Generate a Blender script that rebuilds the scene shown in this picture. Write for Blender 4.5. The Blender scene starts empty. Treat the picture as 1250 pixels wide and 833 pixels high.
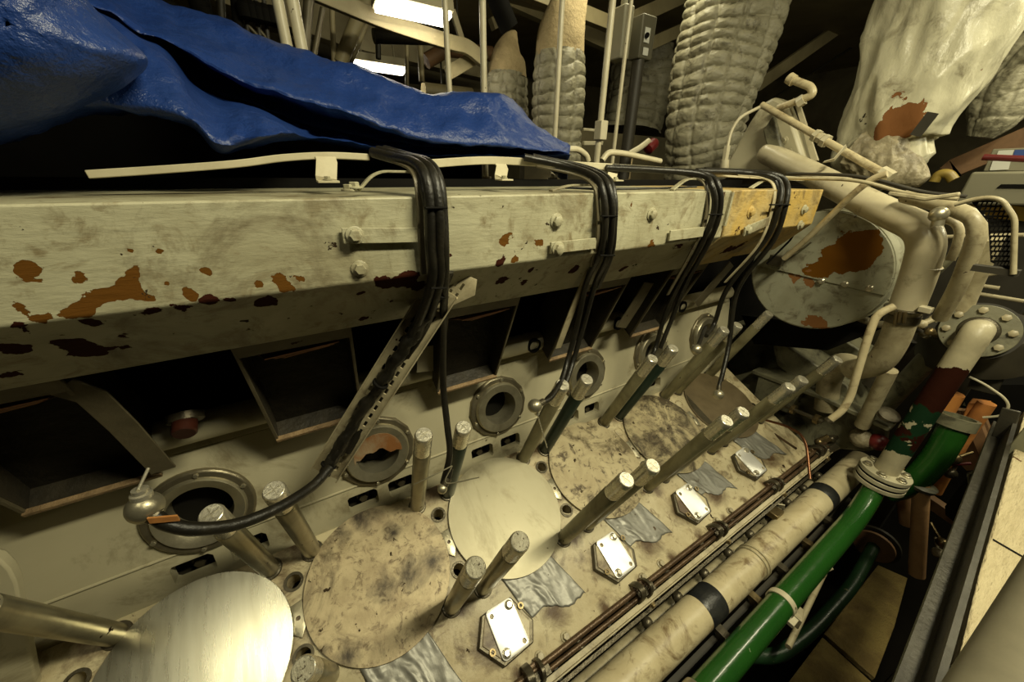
import bpy, math, random
import numpy as np
from mathutils import Vector, Matrix, noise
from math import pi, sin, cos, radians, atan2, sqrt

random.seed(4)
# ------------------------------------------------------------------ camera model
F, CX, CY = 436.0, 625.0, 416.5            # focal length in pixels of the 1250x833 frame
CZ = 3.4                                   # height of the camera above the floor plates
def nrm(v): v = np.array(v, float); return v/np.linalg.norm(v)
AX = nrm((790, -194, F))                   # engine axis seen from the camera
AD = np.array((-12, 930, F), float); AD /= np.linalg.norm(AD); AD -= AX*(AX@AD); AD = nrm(AD)
AZ = -AD; AY = np.cross(AZ, AX)
MW = np.stack([AX, AY, AZ])                # camera axes -> place axes (camera at 0,0,0; lifted by CZ at the end)
def ray(px, py): return MW@np.array([px-CX, py-CY, F])/F
def PX(px, py, x): r = ray(px, py); return r*(x/r[0])
def PY(px, py, y): r = ray(px, py); return r*(y/r[1])
def PZ(px, py, z): r = ray(px, py); return r*(z/r[2])
def A(*v): return np.array(v, float)
T = radians(23.6)                          # lean of the cylinder bank
U = A(0, -sin(T), cos(T)); V = A(0, cos(T), sin(T)); XH = A(1, 0, 0); ZH = A(0, 0, 1); YH = A(0, 1, 0)
HD = -1.6
def E(x, v, u=0.0): return XH*x+V*v+U*(HD+u)      # bank frame, u = height over the deck
TW = radians(10)
NW = A(0, cos(TW), -sin(TW)); WU = A(0, sin(TW), cos(TW)); JW = V*.557+U*HD
def WL(x, h, o=0.0): return JW+XH*x+WU*h-NW*o     # valley wall frame, o = out of the wall
S = .526
def zc(P): return float((MW.T@np.asarray(P))[2])

# ------------------------------------------------------------------ mesh collector
class G:
    def __init__(s): s.v = []; s.f = []
    def add(s, v, f):
        n = len(s.v); s.v += [tuple(map(float, p)) for p in v]; s.f += [tuple(i+n for i in q) for q in f]; return s
    def box(s, c, h, ax=XH, ay=YH, az=ZH):
        c = np.asarray(c, float); v = []
        for k in (-1, 1):
            for j in (-1, 1):
                for i in (-1, 1): v.append(c+ax*h[0]*i+ay*h[1]*j+az*h[2]*k)
        return s.add(v, [(0, 2, 3, 1), (4, 5, 7, 6), (0, 1, 5, 4), (2, 6, 7, 3), (0, 4, 6, 2), (1, 3, 7, 5)])
    def prism(s, poly, d):
        n = len(poly); a = [np.asarray(p, float) for p in poly]; d = np.asarray(d, float)
        f = [tuple(range(n))[::-1], tuple(range(n, 2*n))]
        for i in range(n): j = (i+1) % n; f.append((i, j, n+j, n+i))
        return s.add(a+[p+d for p in a], f)
    def tube(s, pts, r, n=14, caps=True, flat=None):
        P = [np.asarray(p, float) for p in pts]; m = len(P)
        R = r if isinstance(r, (list, tuple, np.ndarray)) else [r]*m
        t = []
        for i in range(m):
            a = P[min(i+1, m-1)]-P[max(i-1, 0)]; t.append(a/(np.linalg.norm(a)+1e-12))
        a = np.cross(t[0], ZH)
        if np.linalg.norm(a) < .1: a = np.cross(t[0], XH)
        a = nrm(a); v = []
        for i in range(m):
            a = a-t[i]*(a@t[i]); a = nrm(a); b = np.cross(t[i], a)
            for k in range(n):
                q = 2*pi*k/n; ra = R[i]; rb = R[i]*(flat or 1)
                v.append(P[i]+a*cos(q)*ra+b*sin(q)*rb)
        f = []
        for i in range(m-1):
            for k in range(n):
                j = (k+1) % n; f.append((i*n+k, i*n+j, (i+1)*n+j, (i+1)*n+k))
        if caps: f.append(tuple(range(n))[::-1]); f.append(tuple((m-1)*n+k for k in range(n)))
        return s.add(v, f)
    def lathe(s, prof, o, ax, n=32, closed=False):
        ax = nrm(ax); a = np.cross(ax, ZH)
        if np.linalg.norm(a) < .1: a = np.cross(ax, XH)
        a = nrm(a); b = np.cross(ax, a); v = []; m = len(prof); o = np.asarray(o, float)
        for (r, h) in prof:
            for k in range(n):
                q = 2*pi*k/n; v.append(o+ax*h+(a*cos(q)+b*sin(q))*max(r, 1e-5))
        f = []
        for i in range(m-1+(1 if closed else 0)):
            i2 = (i+1) % m
            for k in range(n):
                j = (k+1) % n; f.append((i*n+k, i*n+j, i2*n+j, i2*n+k))
        if not closed:
            if prof[0][0] > 1e-4: f.append(tuple(range(n))[::-1])
            if prof[-1][0] > 1e-4: f.append(tuple((m-1)*n+k for k in range(n)))
        return s.add(v, f)
    def cyl(s, a, b, r, n=20, ch=0):
        a = np.asarray(a, float); b = np.asarray(b, float); L = np.linalg.norm(b-a)
        p = [(r, 0), (r, L)] if not ch else [(r-ch, 0), (r, ch), (r, L-ch), (r-ch, L)]
        return s.lathe(p, a, b-a, n)
    def hexbolt(s, o, ax, r, h, washer=True):
        o = np.asarray(o, float); ax = nrm(ax)
        if washer: s.lathe([(r*1.45, 0), (r*1.45, h*.22), (r*1.3, h*.3)], o, ax, 16)
        s.lathe([(r, h*.2), (r, h*.9), (r*.85, h)], o, ax, 6); return s
    def sphere(s, o, r, n=16, ax=ZH):
        return s.lathe([(r*sin(pi*i/n), -r*cos(pi*i/n)) for i in range(n+1)], o, ax, n*2)
    def strip(s, pts, w, th, side):
        """flat bar following pts, width along side"""
        P = [np.asarray(p, float) for p in pts]; m = len(P); v = []
        sd = nrm(side)
        for i in range(m):
            t = nrm(P[min(i+1, m-1)]-P[max(i-1, 0)]); q = nrm(sd-t*(sd@t)); n_ = np.cross(t, q)
            for a, b in ((-1, -1), (1, -1), (1, 1), (-1, 1)): v.append(P[i]+q*a*w/2+n_*b*th/2)
        f = [(3, 2, 1, 0), tuple((m-1)*4+k for k in range(4))]
        for i in range(m-1):
            for k in range(4): j = (k+1) % 4; f.append((i*4+k, i*4+j, (i+1)*4+j, (i+1)*4+k))
        return s.add(v, f)

def cat(P, k=6):
    P = [np.asarray(p, float) for p in P]; Q = [2*P[0]-P[1]]+P+[2*P[-1]-P[-2]]; out = []
    for i in range(1, len(Q)-2):
        for j in range(k):
            t = j/k; a, b, c, d = Q[i-1:i+3]
            out.append(.5*((2*b)+(-a+c)*t+(2*a-5*b+4*c-d)*t*t+(-a+3*b-3*c+d)*t**3))
    out.append(P[-1]); return out
def fil(P, r, k=7):
    P = [np.asarray(p, float) for p in P]; out = [P[0]]
    for i in range(1, len(P)-1):
        a = P[i-1]-P[i]; b = P[i+1]-P[i]; la = np.linalg.norm(a); lb = np.linalg.norm(b)
        d = min(r, la*.48, lb*.48); p0 = P[i]+a/la*d; p1 = P[i]+b/lb*d
        for j in range(k+1):
            t = j/k; out.append((1-t)**2*p0+2*t*(1-t)*P[i]+t*t*p1)
    out.append(P[-1]); return out
def py(l): return [PY(*p) for p in l]
def pxs(l): return [PX(*p) for p in l]

# ------------------------------------------------------------------ scene linking
C = bpy.context.scene.collection
def link_mesh(name, g):
    me = bpy.data.meshes.new(name); me.from_pydata(g.v, [], g.f); me.update(); me.validate()
    o = bpy.data.objects.new(name, me); C.objects.link(o); return o
def obj(name, g, m, parent=None, bev=0, ang=38, sub=0, weld=True):
    import bmesh
    o = link_mesh(name, g); me = o.data
    bm = bmesh.new(); bm.from_mesh(me)
    if weld: bmesh.ops.remove_doubles(bm, verts=bm.verts, dist=1e-5)
    bmesh.ops.recalc_face_normals(bm, faces=bm.faces); bm.to_mesh(me); bm.free()
    me.materials.append(m)
    for p in me.polygons: p.use_smooth = True
    me.set_sharp_from_angle(angle=radians(ang))
    if bev:
        b = o.modifiers.new('bevel', 'BEVEL'); b.width = bev; b.segments = 2; b.limit_method = 'ANGLE'; b.angle_limit = radians(40)
        b.harden_normals = False
    if sub:
        b = o.modifiers.new('sub', 'SUBSURF'); b.levels = sub; b.render_levels = sub
    o.parent = parent
    return o
def cut(o, g):
    """real holes: boolean difference, baked into the mesh"""
    k = link_mesh('cutter', g)
    import bmesh
    bm = bmesh.new(); bm.from_mesh(k.data); bmesh.ops.recalc_face_normals(bm, faces=bm.faces); bm.to_mesh(k.data); bm.free()
    b = o.modifiers.new('b', 'BOOLEAN'); b.object = k; b.operation = 'DIFFERENCE'; b.solver = 'EXACT'; b.use_self = True
    bpy.context.view_layer.update()
    me = bpy.data.meshes.new_from_object(o.evaluated_get(bpy.context.evaluated_depsgraph_get()))
    o.modifiers.clear(); o.data = me; bpy.data.objects.remove(k)
    for p in me.polygons: p.use_smooth = True
    me.set_sharp_from_angle(angle=radians(38)); return o
def tag(o, label, cat_, group=None, kind=None):
    if kind: o['kind'] = kind
    if label: o['label'] = label
    if cat_: o['category'] = cat_
    if group: o['group'] = group
    return o
def thing(name, label, cat_, group=None):
    o = bpy.data.objects.new(name, None); C.objects.link(o); o.empty_display_size = .1
    return tag(o, label, cat_, group)
def close(root):
    """move the Empty (or the lone mesh's origin) to the base of what it carries"""
    ms = [c for c in [root]+list(root.children) if c.type == 'MESH']
    co = np.array([v.co[:] for c in ms for v in c.data.vertices])
    b = Vector(((co[:, 0].min()+co[:, 0].max())/2, (co[:, 1].min()+co[:, 1].max())/2, co[:, 2].min()))
    done = set()
    def sh(o):
        if o.type == 'MESH' and o.data.name not in done:
            o.data.transform(Matrix.Translation(-b)); done.add(o.data.name)
        for c in o.children: sh(c)
    sh(root); root.location = b; return root
def solo(name, g, m, label, cat_, group=None, **k):
    o = obj(name, g, m, None, **k); tag(o, label, cat_, group); return close(o)
def dup(root, d, label=None, group=None, rot=None):
    r = root.copy(); C.objects.link(r); r.location = Vector(root.location)+Vector(d)
    if label: r['label'] = label
    if group: r['group'] = group
    for ch in list(root.children):
        c = ch.copy(); C.objects.link(c); c.parent = r
        for gg in list(ch.children):
            e = gg.copy(); C.objects.link(e); e.parent = c
    return r
def struct(name, g, m, **k):
    o = obj(name, g, m, **k); o['kind'] = 'structure'; return close(o)

# ------------------------------------------------------------------ materials
def mat(name, base, rough=.55, metal=0.0, spots=(), vary=.0, vscale=3.0, vcol=None, bump=0.0, bscale=30., grime=None,
        stains=(), emit=None, spec=.5, coat=0, aniso=0, stretch=(1, 1, 1), rvar=.15, bstretch=None):
    m = bpy.data.materials.new(name); m.use_nodes = True; nt = m.node_tree; N = nt.nodes; L = nt.links
    bs = N['Principled BSDF']; bs.inputs['Roughness'].default_value = rough; bs.inputs['Metallic'].default_value = metal
    bs.inputs['Specular IOR Level'].default_value = spec
    if coat: bs.inputs['Coat Weight'].default_value = coat; bs.inputs['Coat Roughness'].default_value = .12
    if emit:
        bs.inputs['Emission Color'].default_value = (*emit[0], 1); bs.inputs['Emission Strength'].default_value = emit[1]
    geo = N.new('ShaderNodeNewGeometry')
    mp = N.new('ShaderNodeMapping'); mp.inputs['Scale'].default_value = stretch; L.new(geo.outputs['Position'], mp.inputs['Vector'])
    def nz(scale, det=6, rgh=.55, seed=0, vec=None, dist=0):
        n = N.new('ShaderNodeTexNoise'); n.noise_dimensions = '4D'; n.inputs['W'].default_value = seed
        n.inputs['Scale'].default_value = scale; n.inputs['Detail'].default_value = det; n.inputs['Roughness'].default_value = rgh
        n.inputs['Distortion'].default_value = dist
        L.new(vec or mp.outputs['Vector'], n.inputs['Vector']); return n.outputs['Fac']
    def ramp(v, lo, hi):
        r = N.new('ShaderNodeMapRange'); r.clamp = True
        r.inputs['From Min'].default_value = lo; r.inputs['From Max'].default_value = hi; L.new(v, r.inputs['Value']); return r.outputs['Result']
    def mix(a, b, fac):
        x = N.new('ShaderNodeMix'); x.data_type = 'RGBA'
        if isinstance(a, tuple): x.inputs[6].default_value = (*a, 1)
        else: L.new(a, x.inputs[6])
        if isinstance(b, tuple): x.inputs[7].default_value = (*b, 1)
        else: L.new(b, x.inputs[7])
        L.new(fac, x.inputs[0]); return x.outputs[2]
    def math(op, a, b):
        x = N.new('ShaderNodeMath'); x.operation = op
        for i, q in enumerate((a, b)):
            if isinstance(q, (int, float)): x.inputs[i].default_value = q
            else: L.new(q, x.inputs[i])
        return x.outputs[0]
    def blob(P, rad):
        v = N.new('ShaderNodeVectorMath'); v.operation = 'DISTANCE'; L.new(geo.outputs['Position'], v.inputs[0])
        v.inputs[1].default_value = (P[0], P[1], P[2]+CZ)
        r = N.new('ShaderNodeMapRange'); r.clamp = True; r.inputs['From Min'].default_value = 0; r.inputs['From Max'].default_value = rad
        r.inputs['To Min'].default_value = 1; r.inputs['To Max'].default_value = 0; L.new(v.outputs['Value'], r.inputs['Value']); return r.outputs['Result']
    col = base
    if vary:
        col = mix(base, vcol or tuple(c*.45 for c in base), math('MULTIPLY', ramp(nz(vscale, 8, .62, 3.1, dist=.6), .42, .72), vary))
    if grime:   # (colour, scale, lo, hi)
        for i, gq in enumerate(grime if isinstance(grime[0], tuple) and isinstance(grime[0][0], tuple) else [grime]):
            lo_ = gq[2]-.03; col = mix(col, gq[0], ramp(nz(gq[1], 10, .7, 7.7+i*3, dist=1.2), lo_, lo_+(gq[3]-gq[2])*.7))
    for i, (sc_, ns, lst) in enumerate(stains):   # soft oil stains at their own places
        f = nz(ns, 8, .7, 21+i, dist=.8)
        acc = None
        for (P, rad, amp) in lst:
            b_ = math('MULTIPLY', blob(P, rad), amp); acc = b_ if acc is None else math('MAXIMUM', acc, b_)
        col = mix(col, sc_, ramp(math('ADD', f, acc), .66, .95))
    hole = None
    for i, sp in enumerate(spots):   # (colour, scale, threshold[, blobs])
        f = nz(sp[1], 7, .58, 11+i*5.3, vec=geo.outputs['Position'], dist=.3)
        if len(sp) > 3:
            f = math('ADD', math('MULTIPLY', math('SUBTRACT', f, .5), 3.0), .5)
            for (P, rad, amp) in sp[3]: f = math('ADD', f, math('MULTIPLY', blob(P, rad), amp))
        k = ramp(f, sp[2], sp[2]+.012); col = mix(col, sp[0], k); hole = k if hole is None else math('MAXIMUM', hole, k)
    if isinstance(col, tuple): bs.inputs['Base Color'].default_value = (*col, 1)
    else: L.new(col, bs.inputs['Base Color'])
    if rvar:
        rr = math('ADD', rough-rvar/2, math('MULTIPLY', nz(vscale*2.5, 6, .6, 9), rvar))
        if hole is not None: rr = math('MAXIMUM', rr, math('MULTIPLY', hole, .8))
        L.new(rr, bs.inputs['Roughness'])
    if hole is not None: L.new(math('MULTIPLY', math('SUBTRACT', 1.0, math('MULTIPLY', hole, .85)), spec), bs.inputs['Specular IOR Level'])
    if hole is not None and metal: L.new(math('MULTIPLY', math('SUBTRACT', 1.0, hole), metal), bs.inputs['Metallic'])
    if bump or hole is not None:
        b = N.new('ShaderNodeBump'); b.inputs['Strength'].default_value = 1; b.inputs['Distance'].default_value = .01
        vec = mp.outputs['Vector']
        if bstretch:
            mp2 = N.new('ShaderNodeMapping'); mp2.inputs['Scale'].default_value = bstretch; L.new(geo.outputs['Position'], mp2.inputs['Vector']); vec = mp2.outputs['Vector']
        h = math('MULTIPLY', nz(bscale, 7, .62, 1.5, vec=vec), bump*2.2)
        if hole is not None: h = math('SUBTRACT', h, math('MULTIPLY', hole, .12))
        L.new(h, b.inputs['Height']); L.new(b.outputs['Normal'], bs.inputs['Normal'])
    return m


def PD_(px, py): r = ray(px, py); return r*((HD+.014)/(r@U))
def CF(px, py): return PY(px, py, .80)
_bn = nrm((0, -.153, -.142))           # under-face of the casing
def CB(px, py): r = ray(px, py); return r*((A(0, .80, -.213)@_bn)/(r@_bn))
def BL(l, f, amp=1.0):
    out = []
    for q in l:
        P = f(q[0], q[1]); out.append((P, 1.95*q[2]*zc(P)/F*(q[3] if len(q) > 3 else 1), amp))
    return out
RUST = (.125, .052, .008); DRUST = (.040, .010, .005); CHIP = (.035, .022, .012)
M = {}
M['casing'] = mat('cream_casing_paint', (.44, .42, .285), .45, vary=.8, vscale=5, vcol=(.24, .21, .12), bump=.08, bscale=22, bstretch=(1, 1, 4),
    grime=[((.17, .14, .08), 4.2, .54, .74), ((.22, .18, .10), 13, .55, .75)],
    spots=[(RUST, 26, 1.13, BL([(38, 333, 12), (30, 326, 7), (95, 343, 10), (150, 355, 10), (160, 345, 8), (118, 362, 9), (108, 375, 9), (132, 358, 7), (25, 374, 7), (165, 331, 7), (178, 365, 7), (250, 330, 7), (232, 358, 6), (347, 345, 10), (368, 340, 6), (203, 346, 4), (160, 306, 5), (195, 306, 4), (70, 386, 11), (95, 383, 9), (45, 391, 8), (316, 348, 5), (616, 294, 8), (658, 296, 5), (626, 319, 7), (795, 300, 6), (235, 366, 6)], CF)),
           (DRUST, 24, 1.13, BL([(98, 425, 17), (85, 420, 11), (112, 430, 10), (150, 410, 10), (153, 424, 8), (10, 424, 14), (22, 428, 9), (17, 455, 13), (325, 366, 11), (318, 372, 7), (225, 375, 9), (180, 381, 9), (255, 369, 7), (30, 400, 10), (110, 393, 10), (283, 366, 6), (482, 345, 14), (465, 346, 11), (500, 341, 12), (510, 350, 8), (615, 341, 9), (612, 323, 8), (700, 331, 7), (683, 332, 5), (760, 328, 5), (440, 358, 5), (477, 368, 6), (443, 390, 8), (648, 330, 5), (640, 345, 5), (562, 345, 4), (830, 300, 7)], CB)),
           (CHIP, 34, .675)])
M['yellow'] = mat('yellow_casing_paint', (.50, .34, .09), .5, vary=.85, vscale=6, vcol=(.42, .37, .23), bump=.12, bscale=25, bstretch=(1, 1, 4),
    spots=[(DRUST, 24, 1.13, BL([(895, 303, 8), (885, 306, 7), (905, 300, 6)], CB)), ((.07, .035, .015), 28, .665)], grime=[((.22, .15, .05), 7, .52, .72)])
M['deck'] = mat('cream_deck_paint', (.56, .49, .31), .45, vary=.8, vscale=6, vcol=(.33, .25, .13), bump=.12, bscale=25,
    grime=[((.13, .09, .045), 4.0, .55, .72), ((.20, .14, .07), 15, .57, .74)], spots=[(CHIP, 24, .665)], stains=[((.10, .06, .028), 9, [(P_, r_, .50) for P_, r_ in [(E(.56+S*k, -.06, 0), .12) for k in range(-1, 4)]+[(E(.30+S*k, -.03, 0), .11) for k in range(0, 4)]+[(E(.288+S*k, .31, 0), .10) for k in range(-2, 4)]+[(E(.30+S*k, .54, 0), .10) for k in range(-3, 4)]+[(E(.25+S*k, .11, 0), .07) for k in range(0, 4)]+[(E(.35+.2*k, -.15, 0), .05) for k in range(0, 10)]])])
M['wall'] = mat('cream_wall_paint', (.48, .44, .30), .42, vary=.3, vscale=3, vcol=(.30, .26, .15), bump=.02, bscale=15,
    grime=[((.19, .155, .085), 3.2, .56, .80)], spots=[(CHIP, 30, .72)])
M['pipe'] = mat('cream_pipe_paint', (.58, .50, .31), .38, vary=.7, vscale=7, vcol=(.34, .27, .15), bump=.10, bscale=20,
    spots=[(CHIP, 15, .685)], grime=[((.20, .14, .07), 9, .55, .75)])
M['pipe_dirty'] = mat('dirty_cream_pipe_paint', (.44, .385, .245), .42, vary=.85, vscale=9, vcol=(.22, .18, .10), bump=.08, bscale=28,
    spots=[((.06, .035, .018), 26, .68)], grime=[((.16, .12, .065), 12, .56, .80)])
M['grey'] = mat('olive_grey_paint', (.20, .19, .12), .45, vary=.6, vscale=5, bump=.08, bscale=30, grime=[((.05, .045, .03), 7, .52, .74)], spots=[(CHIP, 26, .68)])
M['drum'] = mat('grey_drum_paint', (.35, .345, .25), .4, vary=.5, vscale=6, vcol=(.20, .19, .12), bump=.08, bscale=24, grime=[((.12, .10, .06), 8, .56, .76)],
    spots=[((.15, .060, .006), 16, 1.13, BL([(1045, 300, 17), (1030, 312, 18), (1055, 308, 14), (1010, 322, 12), (995, 332, 9), (1060, 295, 9)], lambda a, b: PX(a, b, 2.42))), ((.24, .11, .04), 20, 1.15, BL([(985, 342, 9), (1000, 397, 9), (990, 392, 7), (965, 338, 6)], lambda a, b: PX(a, b, 2.42))), (CHIP, 26, .675)])
M['shaft'] = mat('olive_coated_steel', (.25, .225, .125), .3, .3, vary=.9, vscale=9, vcol=(.09, .075, .035), bump=.08, bscale=30, stretch=(1, 1, .6), spots=[(CHIP, 30, .67)])
M['shaft_steel'] = mat('bare_steel_shaft', (.34, .31, .21), .3, .75, vary=.7, vscale=7, vcol=(.16, .135, .08), bump=.05, bscale=30, spots=[(CHIP, 26, .675)])
M['shaft_rusty'] = mat('brown_stained_steel', (.24, .19, .11), .32, .5, vary=.95, vscale=12, vcol=(.045, .028, .015), bump=.12, bscale=40, spots=[(CHIP, 22, .64)])
M['shaft_green'] = mat('dark_green_coated_steel', (.020, .038, .026), .35, .2, vary=.5, vscale=8, bump=.06, bscale=30)
M['steel'] = mat('bright_machined_steel', (.66, .62, .49), .27, .72, vary=.5, vscale=12, vcol=(.34, .31, .22), bump=.02, bscale=60)
M['steel_end'] = mat('machined_stud_end', (.50, .47, .36), .5, .6, vary=.6, vscale=40, vcol=(.25, .22, .15), bump=.3, bscale=130, spots=[((.08, .06, .035), 150, .60)])
M['steel_face'] = mat('turned_stud_end', (.55, .52, .42), .42, .8, vary=.5, vscale=30, vcol=(.30, .27, .19), bump=.1, bscale=90)
M['ring_mid'] = mat('aged_steel_flange', (.24, .21, .14), .36, .7, vary=.8, vscale=10, vcol=(.08, .065, .035), bump=.05, bscale=40)
M['ring'] = mat('worn_bare_steel_ring', (.50, .46, .33), .36, .8, vary=.6, vscale=9, vcol=(.12, .10, .06), bump=.05, bscale=40)
M['ring_dark'] = mat('oily_cast_iron', (.10, .085, .055), .36, .6, vary=.7, vscale=12, bump=.12, bscale=40)
M['disc_bright'] = mat('brushed_aluminium_disc', (.66, .64, .52), .28, 1.0, vary=.6, vscale=2.5, vcol=(.42, .39, .28), bump=.002, bscale=40, stretch=(8, 1, 1), rvar=.16)
M['disc_mid'] = mat('dull_aluminium_disc', (.42, .385, .26), .45, .4, vary=.8, vscale=4, vcol=(.30, .26, .16), bump=.004, bscale=60, spots=[((.10, .07, .04), 30, .69)], grime=[((.22, .19, .11), 4, .52, .80)], stretch=(1, .6, .6))
M['disc_dirty'] = mat('oil_stained_aluminium_disc', (.52, .43, .26), .5, .2, vary=.85, vscale=13, vcol=(.27, .20, .11), bump=.05, bscale=60,
    grime=[((.10, .075, .04), 4.4, .57, .78), ((.16, .115, .06), 26, .55, .72)], spots=[((.05, .035, .02), 44, .655)], stains=[((.045, .032, .018), 8, BL([(505, 700, 22), (525, 690, 16), (470, 715, 18), (400, 640, 18), (440, 632, 18), (415, 650, 14), (425, 800, 15), (390, 800, 11), (480, 650, 10)], lambda a, b: PD_(a, b), .45))])
M['disc_dark'] = mat('dark_stained_disc', (.17, .13, .07), .45, .3, vary=.8, vscale=6, vcol=(.07, .05, .025), bump=.05, bscale=50)
M['plate'] = mat('bright_blanking_plate', (.93, .92, .88), .38, .65, vary=.0, vscale=9, rvar=.08)
M['tape'] = mat('silver_duct_tape', (.24, .235, .205), .42, .3, vary=.6, vscale=6, vcol=(.12, .11, .08), bump=.02, bscale=38, bstretch=(4, 1, 1), spots=[((.10, .06, .03), 16, .665)])
M['rubber'] = mat('black_cable_rubber', (.010, .009, .0065), .36, vary=.5, vscale=20, vcol=(.03, .025, .015), bump=.1, bscale=70, spec=.4)
M['dust_cable'] = mat('dusty_cable_rubber', (.05, .042, .026), .5, vary=.6, vscale=20, vcol=(.12, .10, .06))
M['black'] = mat('black_iron_and_shade', (.005, .0045, .0035), .8, vary=.5, vscale=8, vcol=(.010, .009, .007), spec=.12)  # black parts; also painted shade in the valley and beneath the tarpaulin
M['dark'] = mat('dark_painted_steel', (.035, .030, .019), .55, vary=.7, vscale=6)
M['lining_black'] = mat('black_duct_lining', (.022, .019, .013), .45, vary=.8, vscale=10, vcol=(.006, .0055, .005), bump=.3, bscale=30, spec=.15)  # near-black base colour, keeps the duct openings dark
M['duct'] = mat('olive_duct_plate', (.13, .11, .065), .42, .2, vary=.8, vscale=8, bump=.1, bscale=30, spots=[((.05, .03, .02), 22, .655)])
M['duct_in'] = mat('dark_duct_plate', (.035, .029, .018), .5, .1, vary=.8, vscale=9, vcol=(.010, .009, .007), bump=.2, bscale=30, spec=.3)  # dark base colour for the duct walls
M['copper'] = mat('rusty_gasket_sheet', (.34, .16, .08), .35, .4, vary=.8, vscale=30, stretch=(1, 8, 20), vcol=(.05, .025, .012))
M['gasket'] = mat('brown_gasket_edge', (.30, .20, .10), .6, vary=.8, vscale=22, vcol=(.07, .045, .02), bump=.3, bscale=60)
M['tarp'] = mat('blue_plastic_tarpaulin', (.010, .034, .165), .37, vary=.5, vscale=2.5, vcol=(.020, .048, .17), bump=1.3, bscale=6, spec=.38, rvar=.16)
M['quilt'] = mat('grey_quilted_cloth', (.36, .335, .235), .42, vary=.5, vscale=8, vcol=(.24, .22, .14), bump=.25, bscale=30, bstretch=(1, 1, 2.5), grime=[((.10, .085, .05), 10, .56, .76)])
M['lagging'] = mat('tan_lagging_plaster', (.56, .44, .24), .8, vary=.7, vscale=9, vcol=(.30, .22, .11), bump=.6, bscale=40)
M['trunk'] = mat('painted_canvas_wrap', (.56, .53, .38), .34, vary=.5, vscale=4, vcol=(.36, .32, .21), bump=.6, bscale=7, bstretch=(1, 1, .5), grime=[((.22, .19, .12), 5, .56, .78)],
    spots=[((.20, .085, .03), 13, 1.08, BL([(1100, 138, 20), (1106, 155, 18), (1083, 168, 15), (1098, 160, 14), (1125, 120, 6), (1122, 105, 5), (1135, 170, 10), (1140, 22, 7)], lambda a, b: PX(a, b, 2.8), 1.0)), ((.035, .026, .015), 12, .69)])
M['foil'] = mat('crumpled_wrap_end', (.36, .31, .20), .36, vary=.8, vscale=9, vcol=(.10, .08, .045), bump=1.2, bscale=12)
M['white_rail'] = mat('cream_rail_paint', (.55, .50, .35), .38, vary=.5, vscale=9, vcol=(.32, .27, .15), spots=[((.08, .05, .03), 26, .68)], bump=.05)
M['green'] = mat('green_gloss_paint', (.015, .078, .010), .24, vary=.5, vscale=5, vcol=(.010, .05, .010), bump=.10, bscale=26, coat=.5, spots=[((.25, .33, .18), 30, .70)])
M['green_dark'] = mat('dark_green_paint', (.012, .042, .015), .32, vary=.7, vscale=8, vcol=(.015, .02, .012), bump=.1, bscale=30, spots=[((.20, .20, .12), 22, .675)])
_pp = lambda a, b: PX(a, b, 2.71-.15*(b-404)/176)
M['patchy'] = mat('peeling_riser_paint', (.46, .41, .27), .4, vary=.5, vscale=8, bump=.12, bscale=26,
    spots=[((.008, .030, .012), 12, 1.10, BL([(1138, 492, 27), (1128, 508, 29), (1112, 522, 26), (1105, 530, 18)], _pp, 1.1)),
           ((.028, .007, .003), 13, 1.10, BL([(1160, 468, 20), (1148, 476, 20), (1135, 485, 12), (1120, 540, 13), (1098, 520, 9), (1150, 462, 10), (1163, 446, 5), (1162, 424, 5)], _pp, 1.1)),
           ((.42, .38, .25), 16, 1.25, BL([(1122, 494, 8), (1126, 504, 7), (1106, 520, 7), (1130, 520, 9), (1108, 540, 6)], _pp, 1.1)), (CHIP, 22, .675)])
M['pipe_clean'] = mat('glossy_cream_pipe_paint', (.56, .50, .34), .32, vary=.5, vscale=5, vcol=(.36, .31, .19), bump=.06, bscale=20, spots=[((.05, .03, .018), 26, .69)], grime=[((.20, .16, .09), 6, .60, .84)])
M['orange'] = mat('orange_primer', (.60, .24, .06), .5, vary=.5, vscale=8, vcol=(.30, .12, .05), bump=.08, bscale=30)
M['tan'] = mat('tan_pipe_paint', (.68, .40, .19), .45, vary=.6, vscale=9, vcol=(.40, .20, .09), bump=.1, bscale=30)
M['brown'] = mat('brown_timber', (.22, .12, .055), .6, vary=.5, vscale=5, stretch=(.5, 4, 4))
M['red'] = mat('dark_red_paint', (.13, .010, .010), .4, vary=.5, vscale=9)
M['brownred'] = mat('dark_red_plug', (.05, .014, .008), .35, .1, vary=.5, vscale=14)
M['floor'] = mat('ochre_floor_plate', (.30, .22, .07), .45, .1, vary=.9, vscale=5, vcol=(.10, .055, .022), bump=1.6, bscale=45)
M['pit'] = mat('dark_bilge', (.006, .005, .0035), .9, vary=.5, vscale=4, spec=.05)
M['ceil'] = mat('stained_ceiling_paint', (.36, .30, .16), .7, vary=.7, vscale=1.4, vcol=(.14, .11, .055))
M['backwall'] = mat('dim_back_wall_paint', (.15, .125, .065), .75, vary=.8, vscale=1.8, vcol=(.03, .025, .016))
M['beam'] = mat('cream_beam_paint', (.40, .34, .19), .5, vary=.6, vscale=3, vcol=(.18, .14, .07), bump=.06)
M['wood'] = mat('cream_painted_timber', (.66, .56, .34), .55, vary=.5, vscale=10, stretch=(1, 7, 7), vcol=(.36, .28, .14), bump=.9, bscale=9, bstretch=(1.5, 7, 9), spots=[((.14, .07, .03), 14, .685)])
M['angle'] = mat('grey_steel_angle', (.055, .050, .036), .42, .3, vary=.8, vscale=7, vcol=(.03, .026, .018), bump=.15, bscale=30)
M['handrail'] = mat('grey_handrail_paint', (.24, .215, .145), .55, vary=.6, vscale=6, bump=.04, bscale=12)
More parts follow.
